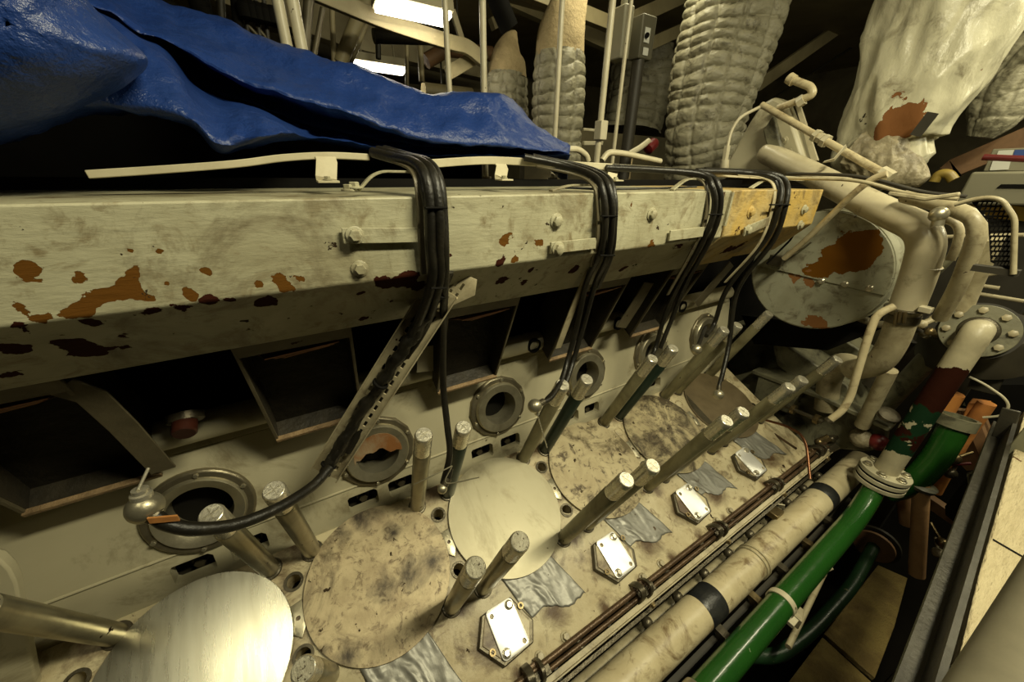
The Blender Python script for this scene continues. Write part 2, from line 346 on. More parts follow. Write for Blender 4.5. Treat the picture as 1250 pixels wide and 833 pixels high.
M['machine'] = mat('grey_machine_paint', (.24, .225, .155), .5, vary=.15, vscale=3)
M['yellowpaint'] = mat('bright_yellow_paint', (.70, .46, .05), .4, vary=.2, vscale=5)
M['yellow_dirty'] = mat('dirty_yellow_hose', (.30, .21, .04), .45, vary=.7, vscale=12, vcol=(.10, .07, .02))
M['lampbody'] = mat('cream_lamp_housing', (.45, .40, .26), .5)
M['tube'] = mat('lit_lamp_diffuser', (.9, .85, .7), .5, emit=((1, .92, .70), 9), rvar=0)
M['paper'] = mat('white_label_paper', (.62, .62, .56), .6)
M['blue_paper'] = mat('blue_label', (.03, .07, .26), .6)
M['band'] = mat('black_tape_band', (.018, .019, .020), .34, vary=.7, vscale=12, vcol=(.05, .05, .04), bump=.15, bscale=30)
M['brass'] = mat('oily_brass', (.22, .165, .08), .34, .8, vary=.8, vscale=20, vcol=(.05, .035, .015), bump=.1)
M['oxide'] = mat('rust_brown_rod', (.12, .075, .04), .36, .4, vary=.8, vscale=18, vcol=(.035, .02, .012), bump=.15, bscale=50)
M['copperpipe'] = mat('copper_line', (.20, .09, .045), .32, .8, vary=.5, vscale=14)
M['olivebox'] = mat('olive_switch_box', (.10, .092, .06), .5, vary=.3, vscale=5)
M['orange_lbl'] = mat('orange_tag', (.42, .18, .05), .5, vary=.6, vscale=60)

ORD = 'first second third fourth fifth sixth seventh eighth ninth tenth eleventh'.split()
# ================================================================== THE ROOM
X0, X1, Y0, Y1, ZF, ZT = -3.2, 9.0, -2.6, 7.2, -CZ, 1.75
struct('floor', G().box(A((X0+X1)/2, (Y0+Y1)/2, ZF-.05), (6.1, 4.9, .05)), M['pit'])
struct('ceiling', G().box(A((X0+X1)/2, (Y0+Y1)/2, ZT+.05), (6.1, 4.9, .05)), M['ceil'])
struct('wall_back', G().box(A((X0+X1)/2, Y1+.05, (ZF+ZT)/2), (6.1, .05, 2.58)), M['backwall'])
struct('wall_right', G().box(A(X1+.05, (Y0+Y1)/2, (ZF+ZT)/2), (.05, 4.9, 2.58)), M['backwall'])
struct('wall_left', G().box(A(X0-.05, (Y0+Y1)/2, (ZF+ZT)/2), (.05, 4.9, 2.58)), M['dark'])
struct('wall_front', G().box(A((X0+X1)/2, Y0-.05, (ZF+ZT)/2), (6.1, .05, 2.58)), M['dark'])

# ================================================================== ENGINE BLOCK
eng = thing('engine_block', 'cream painted engine block with bored cylinder deck and upright valley wall', 'engine')
XA, XB = -1.75, 2.52
deck = obj('cylinder_deck', G().prism([E(XA, -.168, 0), E(XB-.03, -.168, 0), E(XB-.03, .10, 0), E(XB+.0, .557, 0), E(XA, .557, 0)], -U*.16), M['deck'], eng, bev=.006)
ck = G()
bnd = [.288+S*k for k in range(-4, 5)]
for k, xb in enumerate(bnd):
    if xb < XA+.1 or xb > XB-.05: continue
    kk = k-4
    if kk <= 0 or kk == 1: ck.cyl(E(xb, .436, .03), E(xb, .436, -.14), .0235, 24)
    ck.cyl(E(xb, .217, .03), E(xb, .217, -.14), .0235, 24)
for kx in range(-3, 5): ck.cyl(E(.026+S*kx, .322, .03), E(.026+S*kx, .322, -.14), .17, 40)
cut(deck, ck)
# bushes in the bolt holes
for k, xb in enumerate(bnd):
    if xb < XA+.1 or xb > XB-.05: continue
    kk = k-4
    for v in ([.436] if kk <= 1 else [])+[.217]:
        obj('hole_bush', G().lathe([(.0215, .001), (.030, .001), (.030, .006), (.0215, .006)], E(xb, v, 0), U, 28, closed=True), M['ring_dark'], eng)
        obj('hole_plug', G().cyl(E(xb, v, -.13), E(xb, v, -.10), .0232), M['black'], eng)
    if kk > 1:
        obj('core_plug', G().lathe([(.026, 0), (.026, .004), (.020, .006), (.020, .003)], E(xb, .436, 0), U, 28), M['deck'], eng)
    # small bridge casting between the bores
    g = G().prism([E(xb-.020, .365, 0), E(xb+.018, .372, 0), E(xb+.022, .30, 0), E(xb+.004, .262, 0), E(xb-.022, .285, 0)], U*.009)
    o = obj('bridge_casting', g, M['ring'], eng, bev=.003)
    cut(o, G().cyl(E(xb, .322, .02), E(xb, .322, -.005), .007, 16))
    obj('face_ring', G().lathe([(.036, .0), (.040, .0), (.040, .003), (.036, .003)], E(xb+.012, .235 if kk else .225, 0), U, 28, closed=True), M['deck'], eng)
# valley wall with slots
def slab(h0, h1, o0=0.0, th=.035, x0=XA, x1=XB):
    return [WL(x0, h0, o0), WL(x1, h0, o0), WL(x1, h1, o0), WL(x0, h1, o0)]
wall = obj('valley_wall', G().prism(slab(-.04, .47), NW*.04), M['wall'], eng, bev=.002)
ck = G()
for k in range(-3, 5):
    for a, b in ((-.022, .088), (.131, .237)):
        x0, x1 = a+S*k, b+S*k
        poly = [WL(x0+.008, .030, .03), WL(x1-.008, .030, .03), WL(x1, .040, .03), WL(x1, .088, .03), WL(x1-.012, .100, .03), WL(x0+.008, .100, .03), WL(x0, .092, .03), WL(x0, .038, .03)]
        ck.prism(poly, NW*.12)
for x_, h_ in zip([-.424, .118, .660, 1.185, 1.705, 2.225], [.262, .258, .275, .29, .29, .29]): ck.cyl(WL(x_, h_, .05), WL(x_, h_, -.1), .086, 40)
cut(wall, ck)
obj('slot_backing', G().prism(slab(-.02, .46, -.075), NW*.03), M['dark'], eng)
obj('slot_lip', G().tube([WL(XA, .142, .002), WL(XB, .142, .002)], .0045, 8), M['wall'], eng)
for k in range(-3, 5):
    for dx in (.035, .19):
        obj('slot_bolt', G().hexbolt(WL(dx+S*k, .045, -.072), -NW, .018, .03), M['ring_dark'], eng)
# stepped upper part of the wall and the water gallery pipe running along it
obj('wall_step', G().prism([WL(XA, .47, 0), WL(XB, .47, 0), WL(XB, .485, -.015), WL(XB, .52, -.02), WL(XA, .52, -.02), WL(XA, .485, -.015)][:2]+[WL(XB, .535, -.022), WL(XA, .535, -.022)], NW*.04), M['wall'], eng, bev=.004)
gal = obj('water_gallery', G().tube([WL(XA, .550, .030), WL(XB-.1, .550, .030)], .044, 28), M['wall'], eng)
for xg in (-1.30, .288+S, .288+2*S, .288+3*S):
    o = obj('gallery_plug', G().lathe([(.034, 0), (.034, .012), (.026, .014), (.026, .004)], WL(xg+.02, .545, .066), nrm(-NW-WU*.15), 24), M['black'], eng)
# stub outlet with dark red plug
o = obj('stub_outlet', G().lathe([(.040, 0), (.040, .02), (.034, .024)], PY(226, 505, 1.135), nrm((0, -.6, -.75)), 28), M['ring_dark'], eng)
obj('plug', G().cyl(PY(226, 508, 1.128), PY(225, 530, 1.075), .027, 24, .004), M['brownred'], o)
# back of the valley: plates coloured black as painted shade above the gallery
obj('valley_back', G().prism([A(XA, 1.34, -1.15), A(XA, 1.36, -.02), A(XB, 1.36, -.02), A(XB, 1.34, -1.15)], YH*.03), M['black'], eng)
obj('left_end_plate', G().prism([PY(-60, 668, 1.06), PY(0, 684, 1.06), PY(12, 696, 1.06), PY(20, 712, 1.06), PY(47, 850, 1.06), PY(-60, 850, 1.06)], YH*.03), M['wall'], eng, bev=.005)
# port flanges on the wall
fx = [-.424, .118, .660, 1.185, 1.705, 2.225]
for i, x in enumerate(fx):
    h = [.262, .258, .275, .29, .29, .29][i]
    ax = -NW
    g = G().lathe([(.100, -.01), (.145, -.01), (.145, .010), (.139, .016), (.100, .016)], WL(x, h, 0), ax, 14 if i else 40, closed=True)
    fl = obj('port_flange', g, M['ring_mid'], eng, bev=.002, ang=25)
    obj('seal_ring', G().lathe([(.072, -.08), (.078, .030), (.112, .034), (.118, .026), (.122, .0), (.122, -.01), (.10, -.08)][::-1] if i else
        [(.080, -.10), (.085, .012), (.098, .020), (.115, .026), (.122, .016), (.122, -.01), (.1, -.10)][::-1], WL(x, h, 0), ax, 56, closed=True), M['ring'], fl)
    obj('port_bore', G().cyl(WL(x, h, -.10), WL(x, h, -.06), .085, 32), M['black'], fl)
    for q in range(6):
        a = q*pi/3+.35
        obj('flange_bolt', G().hexbolt(WL(x+.131*cos(a), h+.131*sin(a), .014), ax, .0075, .010, False), M['ring'], fl)
    if i == 1:   # rusty blank leaf hanging in the port
        gl = G()
        pts = []
        for a in np.linspace(-.15, pi+.15, 22): pts.append(WL(x+.088*cos(a), h+.088*sin(a)*.98, .030))
        for j, t in enumerate(np.linspace(-1, 1, 14)): pts.append(WL(x+.080*t, h+.012+.012*cos(t*3.3)+.007*sin(t*9)-.010*t, .036))
        obj('rusty_leaf', gl.prism(pts, -NW*.002), mat('rusty_orange_leaf', (.30, .13, .045), .4, .3, vary=.9, vscale=14, vcol=(.40, .36, .24), bump=.1), fl)
# far end of the bank
obj('end_pedestal', G().prism([A(2.85, .40, -1.42), A(2.85, .95, -1.25), A(2.85, 1.05, -1.05), A(2.85, .55, -1.20)], XH*.5), M['grey'], eng, bev=.008)
close(eng)

# ================================================================== CYLINDER COVER DISCS
discs = [(-.498, .322, .246, 'disc_bright', 'bright brushed aluminium disc over a cylinder bore, cleanest and nearest at bottom left'),
         (.026, .322, .247, 'disc_dirty', 'oil-blotched aluminium disc over the bore beside the clean shiny disc'),
         (.552, .325, .247, 'disc_mid', 'dull smooth aluminium disc over a bore behind the two short-looking front studs'),
         (1.076, .325, .247, 'disc_dirty2', 'speckled tan disc over the bore crossed by the third pair of front studs'),
         (1.602, .328, .247, 'disc_dirty3', 'darkly smudged tan disc over a bore, next to last towards the far end'),
         (2.150, .325, .242, 'disc_dark', 'dark brown disc over the farthest cylinder bore with steel ball above it')]
M['disc_dirty2'] = mat('speckled_tan_disc', (.48, .41, .25), .5, .2, vary=.8, vscale=8, vcol=(.25, .19, .10), grime=[((.09, .065, .035), 16, .55, .70), ((.13, .10, .05), 5, .54, .70)], spots=[((.05, .035, .02), 34, .655)])
M['disc_dirty3'] = mat('smudged_tan_disc', (.48, .41, .24), .5, .2, vary=.8, vscale=8, vcol=(.24, .19, .11), grime=[((.06, .045, .025), 4.5, .48, .64), ((.12, .09, .05), 20, .54, .7)], spots=[((.05, .035, .02), 30, .65)])
for x, v, r, m, lb in discs:
    g = G().lathe([(0, .0), (r-.001, .0), (r, .001), (r, .0035), (r-.001, .0045), (0, .0045)], E(x, v, .012), nrm(U+(XH*-.03 if m == 'disc_dark' else 0*XH)), 96)
    o = solo('cover_disc', g, M[m], lb, 'cover disc', 'discs over the cylinder bores')
    obj('liner_rim', G().lathe([(.178, -.03), (.236, -.03), (.236, .011), (.178, .011)], E(x, v, 0), U, 64, closed=True), M['ring_dark'], None)
    lr = bpy.context.scene.collection.objects[-1]; lr.parent = eng; lr.location = -eng.location

# ================================================================== STUDS
def stud(x, v, L, rb, label, matn='shaft', grp=None, tip=.115, bore=True, base=True):
    t = thing('cylinder_stud', label, 'stud', grp)
    r = .0285
    obj('shaft', G().lathe([(r*.98, -.06), (r, .0), (r, L-tip), (r*.93, L-tip+.004)], E(x, v, 0), U, 28), M[matn], t)
    pr = [(r*.86, L-tip), (r*.95, L-tip+.006)]
    n = 16
    for i in range(n):   # fine thread
        h = L-tip+.012+i*(tip-.03)/n; pr += [(r*.965, h), (r*.945, h+(tip-.03)/n*.5)]
    pr += [(r*.97, L-.010), (r*.86, L-.001), (r*.80, L), (r*.80, L-.003), (r*.74, L-.003), (r*.74, L), (0, L)]
    e = obj('threaded_end', G().lathe(pr, E(x, v, 0), U, 28), M['steel'], t, ang=25)
    a = nrm(XH+V*.4); b = np.cross(U, a)
    obj('end_face', G().lathe([(0, -.001), (r*.80, -.001), (r*.80, .0006), (0, .0006)], E(x, v, L), U, 28), M['steel_end' if x in (-.178, .222, .348) else 'steel_face'], e)
    for i in range(0 if x in (-.178, .222, .348) else 2):
        d = a if i else b
        obj('cross_slot', G().box(E(x, v, L+.0009), (r*.62, .0009, .0005), d, np.cross(U, d), U), M['ring'], e)
    if base: obj('base_collar', G().lathe([(r, 0), (r*1.28, 0), (r*1.2, .006), (r, .007)], E(x, v, 0), U, 24, closed=True), M['ring_dark'], t)
    return close(t)
GR, GF = 'rear row of cylinder studs along the wall', 'front row of cylinder studs'
rear = [(-.690, .511, .60, 'shaft_steel', 'brown-stained stud leaning out of the frame at far left beside the clean shiny disc'),
        (-.301, .509, .561, 'shaft_steel', 'stud whose bright end stands in front of the first oval port, under the hose'),
        (-.170, .509, .572, 'shaft_steel', 'brown-spotted stud right of the first port, crossed by the black hose'),
        (.221, .505, .602, 'shaft_steel', 'upright rear stud standing right of the port with the rusty leaf'),
        (.357, .505, .560, 'shaft_green', 'dark green rear stud beside the thin black cable, left of the third port'),
        (.750, .509, .612, 'shaft', 'olive rear stud beside the hanging steel ball, left of the green one'),
        (.878, .509, .590, 'shaft_green', 'dark green rear stud whose tip overlaps the third port'),
        (1.290, .515, .560, 'shaft', 'olive rear stud in front of the fourth port, left of its dark twin'),
        (1.410, .515, .590, 'shaft_green', 'dark green rear stud just right of the fourth port'),
        (1.812, .515, .60, 'shaft', 'rear stud left of the dark disc, thick and olive'),
        (1.935, .515, .60, 'shaft', 'rear stud rising behind the dark disc towards the drum'),
        (2.30, .53, .585, 'shaft', 'last rear stud, long and pale, ending below the grey drum')]
for x, v, L, m, lb in rear: stud(x, v, L, None, lb, m, GR)
front = [(-.178, .135, .43, 'shaft_steel', 'short thick stud at the bottom edge beneath the oil-blotched disc'),
         (.222, .125, .585, 'shaft_steel', 'front stud with dotted round end beside the oil-blotched disc, left one of its pair'),
         (.348, .125, .600, 'shaft_steel', 'front stud leaning over the dull smooth disc, right one of its pair'),
         (.735, .128, .615, 'shaft', 'long front stud leaning over the speckled tan disc'),
         (.868, .128, .600, 'shaft', 'front stud mostly hidden, its tip just behind the speckled disc stud'),
         (1.271, .135, .630, 'shaft', 'front stud with bright tip crossing the smudged tan disc'),
         (1.397, .135, .620, 'shaft', 'front stud whose bright tip shows just above the dark far disc edge'),
         (1.80, .135, .605, 'shaft', 'front stud tip seen behind, lower of the two tips in front of the grey pedestal'),
         (1.925, .135, .605, 'shaft', 'front stud tip upper of the two in front of the grey pedestal'),
         (2.33, .14, .60, 'shaft', 'farthest front stud with the highest bright tip at the row end')]
for x, v, L, m, lb in front: stud(x, v, L, None, lb, m, GF, base=x > 0)
for o in list(C.objects):
    if o.name.startswith('cylinder_stud') and abs(o.location.x+.275) < .05: pass

# ================================================================== PUMP MOUNTS WITH WHITE BLANKING PLATES
def mount(x, label):
    """x = left edge of the plate"""
    t = thing('pump_mount', label, 'pump mount', 'hexagonal pump mounts with white blanking plates along the deck')
    hx = [(-.060, -.028), (-.012, .050), (.108, .052), (.152, -.048), (.120, -.103), (.0, -.112)]
    b = obj('base_pad', G().prism([E(x+a, v, 0) for a, v in hx], U*.022), M['ring_dark'], t, bev=.004)
    hx2 = [(a*.86+.006, v*.86-.003) for a, v in hx]
    obj('pad_face', G().prism([E(x+a, v, .022) for a, v in hx2], U*.004), M['deck'], b, bev=.002)
    p = []
    for (a, v, q0) in ((.0+.014, .052-.014, pi/2), (.0+.014, -.100+.014, pi), (.106-.014, -.100+.014, 3*pi/2), (.106-.014, .052-.014, 0)):
        for i in range(6):
            q = q0+i/5*pi/2; p.append(E(x+a+.014*cos(q), v+.014*sin(q), .028))
    pl = obj('blanking_plate', G().prism(p, U*.006), M['plate'], t, bev=.0012)
    cut(pl, G().cyl(E(x+.017, .030, .06), E(x+.017, .030, .02), .0085, 18).cyl(E(x+.090, -.082, .06), E(x+.090, -.082, .02), .0085, 18))
    for a, v in ((.088, .032), (.018, -.082)):
        obj('bolt', G().hexbolt(E(x+a, v, .034), U, .0105, .013), M['steel'], t)
    for a, v in ((.128, .010), (-.022, -.058)):
        obj('lug_ring', G().lathe([(.006, 0), (.011, 0), (.011, .006), (.006, .006)], E(x+a, v, .026), U, 20, closed=True), M['brass'], t)
        
    return close(t)
m0 = mount(.314, 'nearest hexagonal pump mount with white blanking plate, beside crinkled silver tape')
for k, lb in ((1, 'second hexagonal pump mount from the front, white plate below the long front stud'),
              (2, 'third hexagonal pump mount from the front, bright white plate between two tapes'),
              (3, 'farthest hexagonal pump mount in view, greyer plate near the copper line')):
    dup(m0, (S*k+.002*k, 0, 0), lb)

# ================================================================== TAPE
def tape(x, seed, label, w0=.0, w1=.0, trim=0.0, short=0.0):
    rnd = random.Random(seed); g = G(); nu, nv = 34, 26; v = []
    for j in range(nv+1):
        for i in range(nu+1):
            a = i/nu; b = j/nv
            xx = x+(-.005+.215*a)+b*(.045+.02*a)
            vv = .118-b*(.150+.055*a-short)-.012*sin(a*9+seed)*b
            e = .010*noise.noise(Vector((a*2.5, b*1.2, seed)))*b
            u = .0025+.010*abs(noise.noise(Vector((a*7+seed, b*2.2+a*2, 0))))+.004*abs(noise.noise(Vector((a*15-b*4, b*8, seed))))
            if b < .2: u = max(u, .012*(1-b/.2))
            v.append(E(xx+e+.006*noise.noise(Vector((a*12, 0, seed)))*b, vv+.006*noise.noise(Vector((a*14, seed, 1)))*b, u))
    f = [(j*(nu+1)+i, j*(nu+1)+i+1, (j+1)*(nu+1)+i+1, (j+1)*(nu+1)+i) for j in range(nv) for i in range(nu)]
    g.add(v, f)
    o = obj('duct_tape', g, M['tape'], None, ang=80); tag(o, label, 'duct tape', 'silver duct tape patches on the deck')
    md = o.modifiers.new('thick', 'SOLIDIFY'); md.thickness = .0012; md.offset = 1
    return close(o)
tape(-.095, 1, 'silver duct tape patch at the bottom edge under the oil-blotched disc')
tape(.428, 2, 'crinkled silver duct tape patch beside the nearest white plate')
tape(.955, 3, 'silver duct tape patch beside the second white plate')
tape(1.480, 4, 'silver duct tape patch beside the third white plate')
tape(2.000, 5, 'silver duct tape patch beside the farthest greyer plate')

# ================================================================== CONTROL SHAFT ALONG THE DECK EDGE
t = thing('control_shaft', 'rusty twin control rods with bright strip running along the deck edge', 'control rod')
obj('upper_rod', G().cyl(E(-1.2, -.166, .018), E(2.62, -.166, .018), .0105, 16), M['oxide'], t)
obj('lower_rod', G().cyl(E(-1.2, -.190, .010), E(2.62, -.190, .010), .0085, 16), M['oxide'], t)
obj('guide_strip', G().prism([E(-1.2, -.204, .0), E(-1.2, -.226, .0), E(-1.2, -.226, .022), E(-1.2, -.221, .022), E(-1.2, -.221, .006), E(-1.2, -.204, .006)], XH*3.8), M['pipe_dirty'], t, bev=.001)
obj('side_rail', G().box(E(.7, -.245, -.035), (1.9, .006, .012), XH, V, U), M['ring_dark'], t)
for k in range(0, 5):
    x = .385+S*k
    g = G()
    arc = [E(x-.020+.012*i/10, -.172-.032*cos(pi*i/10), -.005+.066*sin(pi*i/10)) for i in range(11)]
    g.strip(arc, .026, .009, XH).strip([p+XH*.045-V*.004 for p in arc], .014, .008, XH).box(E(x+.02, -.185, .012), (.045, .014, .018), XH, V, U)
    br = obj('fork_bracket', g, M['ring_dark'], t, bev=.0015)
    g = G(); arc = [E(x+.028+.004*i/10, -.176-.034*cos(pi*i/10), -.005+.050*sin(pi*i/10)) for i in range(11)]
    g.strip(arc, .012, .006, XH); obj('clip', g, M['oxide'], br)
    obj('pivot_nut', G().hexbolt(E(x+.01, -.228, .025), nrm(-V+U*.3), .011, .014), M['brass'], br)
    g = G().box(E(x+.005, -.158, .012), (.030, .012, .012), XH, V, U); obj('saddle', g, M['oxide'], br, bev=.003)
close(t)
edge_n = [('hexagonal deck nut', .440), ('hexagonal deck nut', .554), ('hexagonal deck nut', .835)]
n0 = None
for k in range(4):
    for dx in (.440, .554):
        g = None
        if n0 is None:
            t = thing('deck_nut', 'small painted hexagonal nut, first from the near end of the row along the deck edge', 'nut', 'painted nuts along the deck edge')
            obj('nut', G().hexbolt(E(dx, -.146, 0), U, .0125, .017), M['pipe_dirty'], t); n0 = close(t); nx = dx
        else: dup(n0, (dx+S*k-nx, 0, 0), 'small painted hexagonal nut, %s from the near end of the row along the deck edge' % ORD[k*2+(dx > .5)])
# low junk between deck edge and the pipes
t = thing('bank_side_cover', 'dark oily side casing below the deck edge', 'engine side')
obj('casing', G().prism([E(XA, -.170, -.03), E(XA, -.20, -.25), A(XA, .34, -2.2), A(XA, .34, ZF), A(XA, 1.3, ZF), A(XA, 1.3, -2.0), E(XA, .3, -.17), E(XA, -.16, -.165)], XH*4.2), M['dark'], t)
for k in range(0, 10):
    x = .1+k*.263
    obj('cover_knob', G().lathe([(.022, 0), (.022, .02), (.030, .022), (.030, .04), (.020, .045)], E(x, -.185, -.11), nrm(-V), 16), M['ring_dark'], t)
    obj('rib', G().box(E(x+.13, -.22, -.16), (.008, .03, .10), XH, V, U), M['dark'], t)
close(t)

# ================================================================== MANIFOLD CASINGS
def caspoly(x): return [A(x, .80, -.046), A(x, .80, -.213), A(x, .942, -.366), A(x, .975, -.366), A(x, 1.0, -.12), A(x, 1.31, -.12), A(x, 1.31, -.046)]
XS = 1.43   # where the yellow length starts
mc = thing('manifold_casing', 'long cream painted manifold casing with flaking rust patches', 'manifold')
obj('casing', G().prism(caspoly(-1.9), XH*(XS+1.9)), M['casing'], mc, bev=.004)
def bolt_on(px, pyy, par, m='casing', r=.011):
    P = PY(px, pyy, .80 if (px, pyy) not in ((433, 287), (681, 304), (912, 281)) else .785); return obj('bolt', G().hexbolt(P, -YH, r, .014), M[m], par)
for q in ((433, 287), (439, 328), (679, 270), (681, 304), (795, 262)): bolt_on(*q, mc, r=.012 if q[0] < 500 else .014)
def strap(l, w, m, par, y=.793):
    P = [PY(a, b, y) for a, b in l]
    return obj('strap', G().strip(P, w, .007, ZH), M[m], par, bev=.001)
strap([(418, 288), (513, 287)], .030, 'casing', mc, .789)
strap([(672, 303), (727, 297)], .031, 'casing', mc, .789)
strap([(817, 288), (858, 283)], .034, 'casing', mc, .789)
# lifting handles on the top edge
def handle(pl, par, w=.018, m='casing'):
    P = fil([PY(*q) for q in pl], .03); return obj('handle', G().strip(P, w, .005, YH), M[m], par, bev=.001)
handle([(437, 233, .84), (458, 209, .84), (500, 210, .84)], mc)
handle([(672, 233, .86), (695, 226, .86), (730, 226, .86)], mc)
handle([(820, 232, .85), (838, 218, .85), (866, 220, .85)], mc)
for q in ((426, 233), (433, 230)): obj('bolt', G().hexbolt(PY(q[0], q[1], .83), ZH, .010, .012), M['casing'], mc)
# broken end with gap before the yellow length
obj('edge_angle', G().prism([A(XS-.075, .797, -.05), A(XS-.055, .797, -.05), A(XS-.055, .797, -.16), A(XS-.075, .797, -.165)], -YH*.005), M['oxide'], mc)
obj('edge_angle', G().prism([A(XS-.010, .80, -.052), A(XS+.002, .80, -.052), A(XS+.002, .80, -.17), A(XS-.010, .80, -.17)], -YH*.010), M['casing'], mc)
# port ducts under the casing (one per cylinder), mouth in the bank plane
def duct(x0, x1, tl):
    g = G()
    y0, z0 = 1.134, -.762
    Lh = .445
    c0 = A(0, y0, z0)
    d = nrm((0, .917, .40)); up = U
    th = .005; dep = .17
    P = lambda x, h, k: A(x, 0, 0)+c0+up*h+d*k
    # four walls + floor of the duct
    fr = obj('port_duct', G().prism([P(x0, 0, 0), P(x0, Lh, 0), P(x0, Lh, dep*.8), P(x0, .03, dep)], XH*th).prism([P(x1-th, 0, 0), P(x1-th, Lh, 0), P(x1-th, Lh, dep*.8), P(x1-th, .03, dep)], XH*th)
      .prism([P(x0, 0, 0), P(x1, 0, 0), P(x1, .03, dep), P(x0, .03, dep)], up*th).prism([P(x0, Lh, 0), P(x1, Lh, 0), P(x1, Lh, dep), P(x0, Lh, dep)], up*th), M['duct_in'], mc, weld=False)
    obj('lining', G().prism([P(x0+th, .004, .05), P(x1-th, .004, .05), P(x1-th, Lh*.5, .12), P(x1-th, Lh, .13), P(x0+th, Lh, .13), P(x0+th, Lh*.5, .12)][:2]+[P(x1-th, Lh, .12), P(x0+th, Lh, .12)], d*.004), M['lining_black'], fr)
    # flange lip and gasket
    lip = []
    g = G().box(P((x0+x1)/2, .004, -.006), ((x1-x0)/2+.003, .008, .006), XH, d, up)
    obj('gasket_edge', g, M['gasket'], fr, bev=.002)
    g = G().box(P(x0, Lh/2, -.003), (.004, .005, Lh/2), XH, d, up).box(P(x1, Lh/2, -.003), (.004, .005, Lh/2), XH, d, up).box(P((x0+x1)/2, Lh-.03, -.004), ((x1-x0)/2, .004, .020), XH, d, up)
    obj('mouth_flange', g, M['duct'], fr, bev=.001)
    g = G()
    for i in range(3):
        g.prism([P(x0+.05+.02*i, Lh-.068-.010*i, -.012+.006*i), P(x1-.030-.012*i, Lh-.056-.010*i, -.012+.006*i), P(x1-.04, Lh-.09-.012*i, .05), P(x0+.03, Lh-.09-.012*i, .05)], up*.0025)
    obj('torn_gasket', g, M['copper'], fr)
for k in range(-2, 4):
    duct(-.165+S*k, .085+S*k, None)
close(mc)
yc = thing('manifold_casing', 'short yellow painted manifold casing with orange wear, right of the cream one', 'manifold')
YE = 2.20
obj('casing', G().prism(caspoly(XS+.012), XH*(YE-.40-XS-.012)), M['yellow'], yc, bev=.004)
obj('end_casing', G().prism([A(YE-.39, .802, -.05), A(YE-.39, .802, -.205), A(YE-.39, .93, -.35), A(YE-.39, .97, -.35), A(YE-.39, .97, -.05)], XH*.39), M['yellow'], yc, bev=.004)
bolt_on(916, 259, yc, 'yellow', .016); bolt_on(912, 281, yc, 'casing', .015)
strap([(908, 283), (938, 270)], .036, 'casing', yc, .786)
for q in ((981, 256), (976, 275)): bolt_on(*q, yc, 'casing', .015)
handle([(916, 230, .86), (932, 220, .86), (958, 219, .86)], yc)
close(yc)

# ================================================================== RAILS ON TOP
t = thing('cable_rack', 'flat cream rail on short standoffs above the cream casing', 'rack')
def barp(l, w, th, m, par, name='rail', side=ZH): return obj(name, G().strip(cat(py(l), 5), w, th, side), M[m], par, bev=.0015)
barp([(108, 213, 1.0), (200, 207, 1.0), (290, 200, 1.0), (345, 193, 1.0), (400, 190, 1.0), (450, 192, 1.0)], .014, .02, 'white_rail', t)
barp([(522, 200, 1.0), (600, 196, 1.0), (690, 201, 1.0), (800, 207, 1.0), (880, 213, 1.0), (1000, 220, 1.0)], .020, .02, 'white_rail', t)
barp([(640, 197, 1.06), (760, 204, 1.06), (860, 212, 1.06)], .012, .012, 'white_rail', t)
for a, b in (((398, 195), (399, 221)), ((611, 203), (611, 219)), ((746, 208), (746, 220))):
    P, Q = PY(*a, .99), PY(*b, .96)
    g = G().strip([P+A(0, 0, .005), P+A(0, -.01, -.004), Q+A(0, -.0, .006), Q, Q+A(0, -.04, -.001)], .042 if a[0] < 400 else .036, .004, XH)
    obj('standoff', g, M['white_rail'], t, bev=.001)
    obj('standoff_bolt', G().hexbolt(Q+A(0, -.02, .002), ZH, .007, .008), M['casing'], t)
close(t)
# thin loose wires lying on the casing top
for l, lb in (([(560, 243-8, .88), (640, 232, .88), (700, 231, .9), (780, 228, .9), (860, 226, .93)], 'thin black wire lying along the casing top behind the second handle'),
              ([(760, 224, .95), (800, 232, .88), (850, 236, .82), (900, 226, .9)], 'thin black wire looping on the casing top by the third handle')):
    pass
solo('loose_wire', G().tube(cat(py([(690, 229, .9), (740, 231, .87), (800, 230, .88), (850, 228, .9)]), 6), .0035, 8), M['rubber'], 'thin black wire lying on the casing top between second and third cable bundles', 'wire')

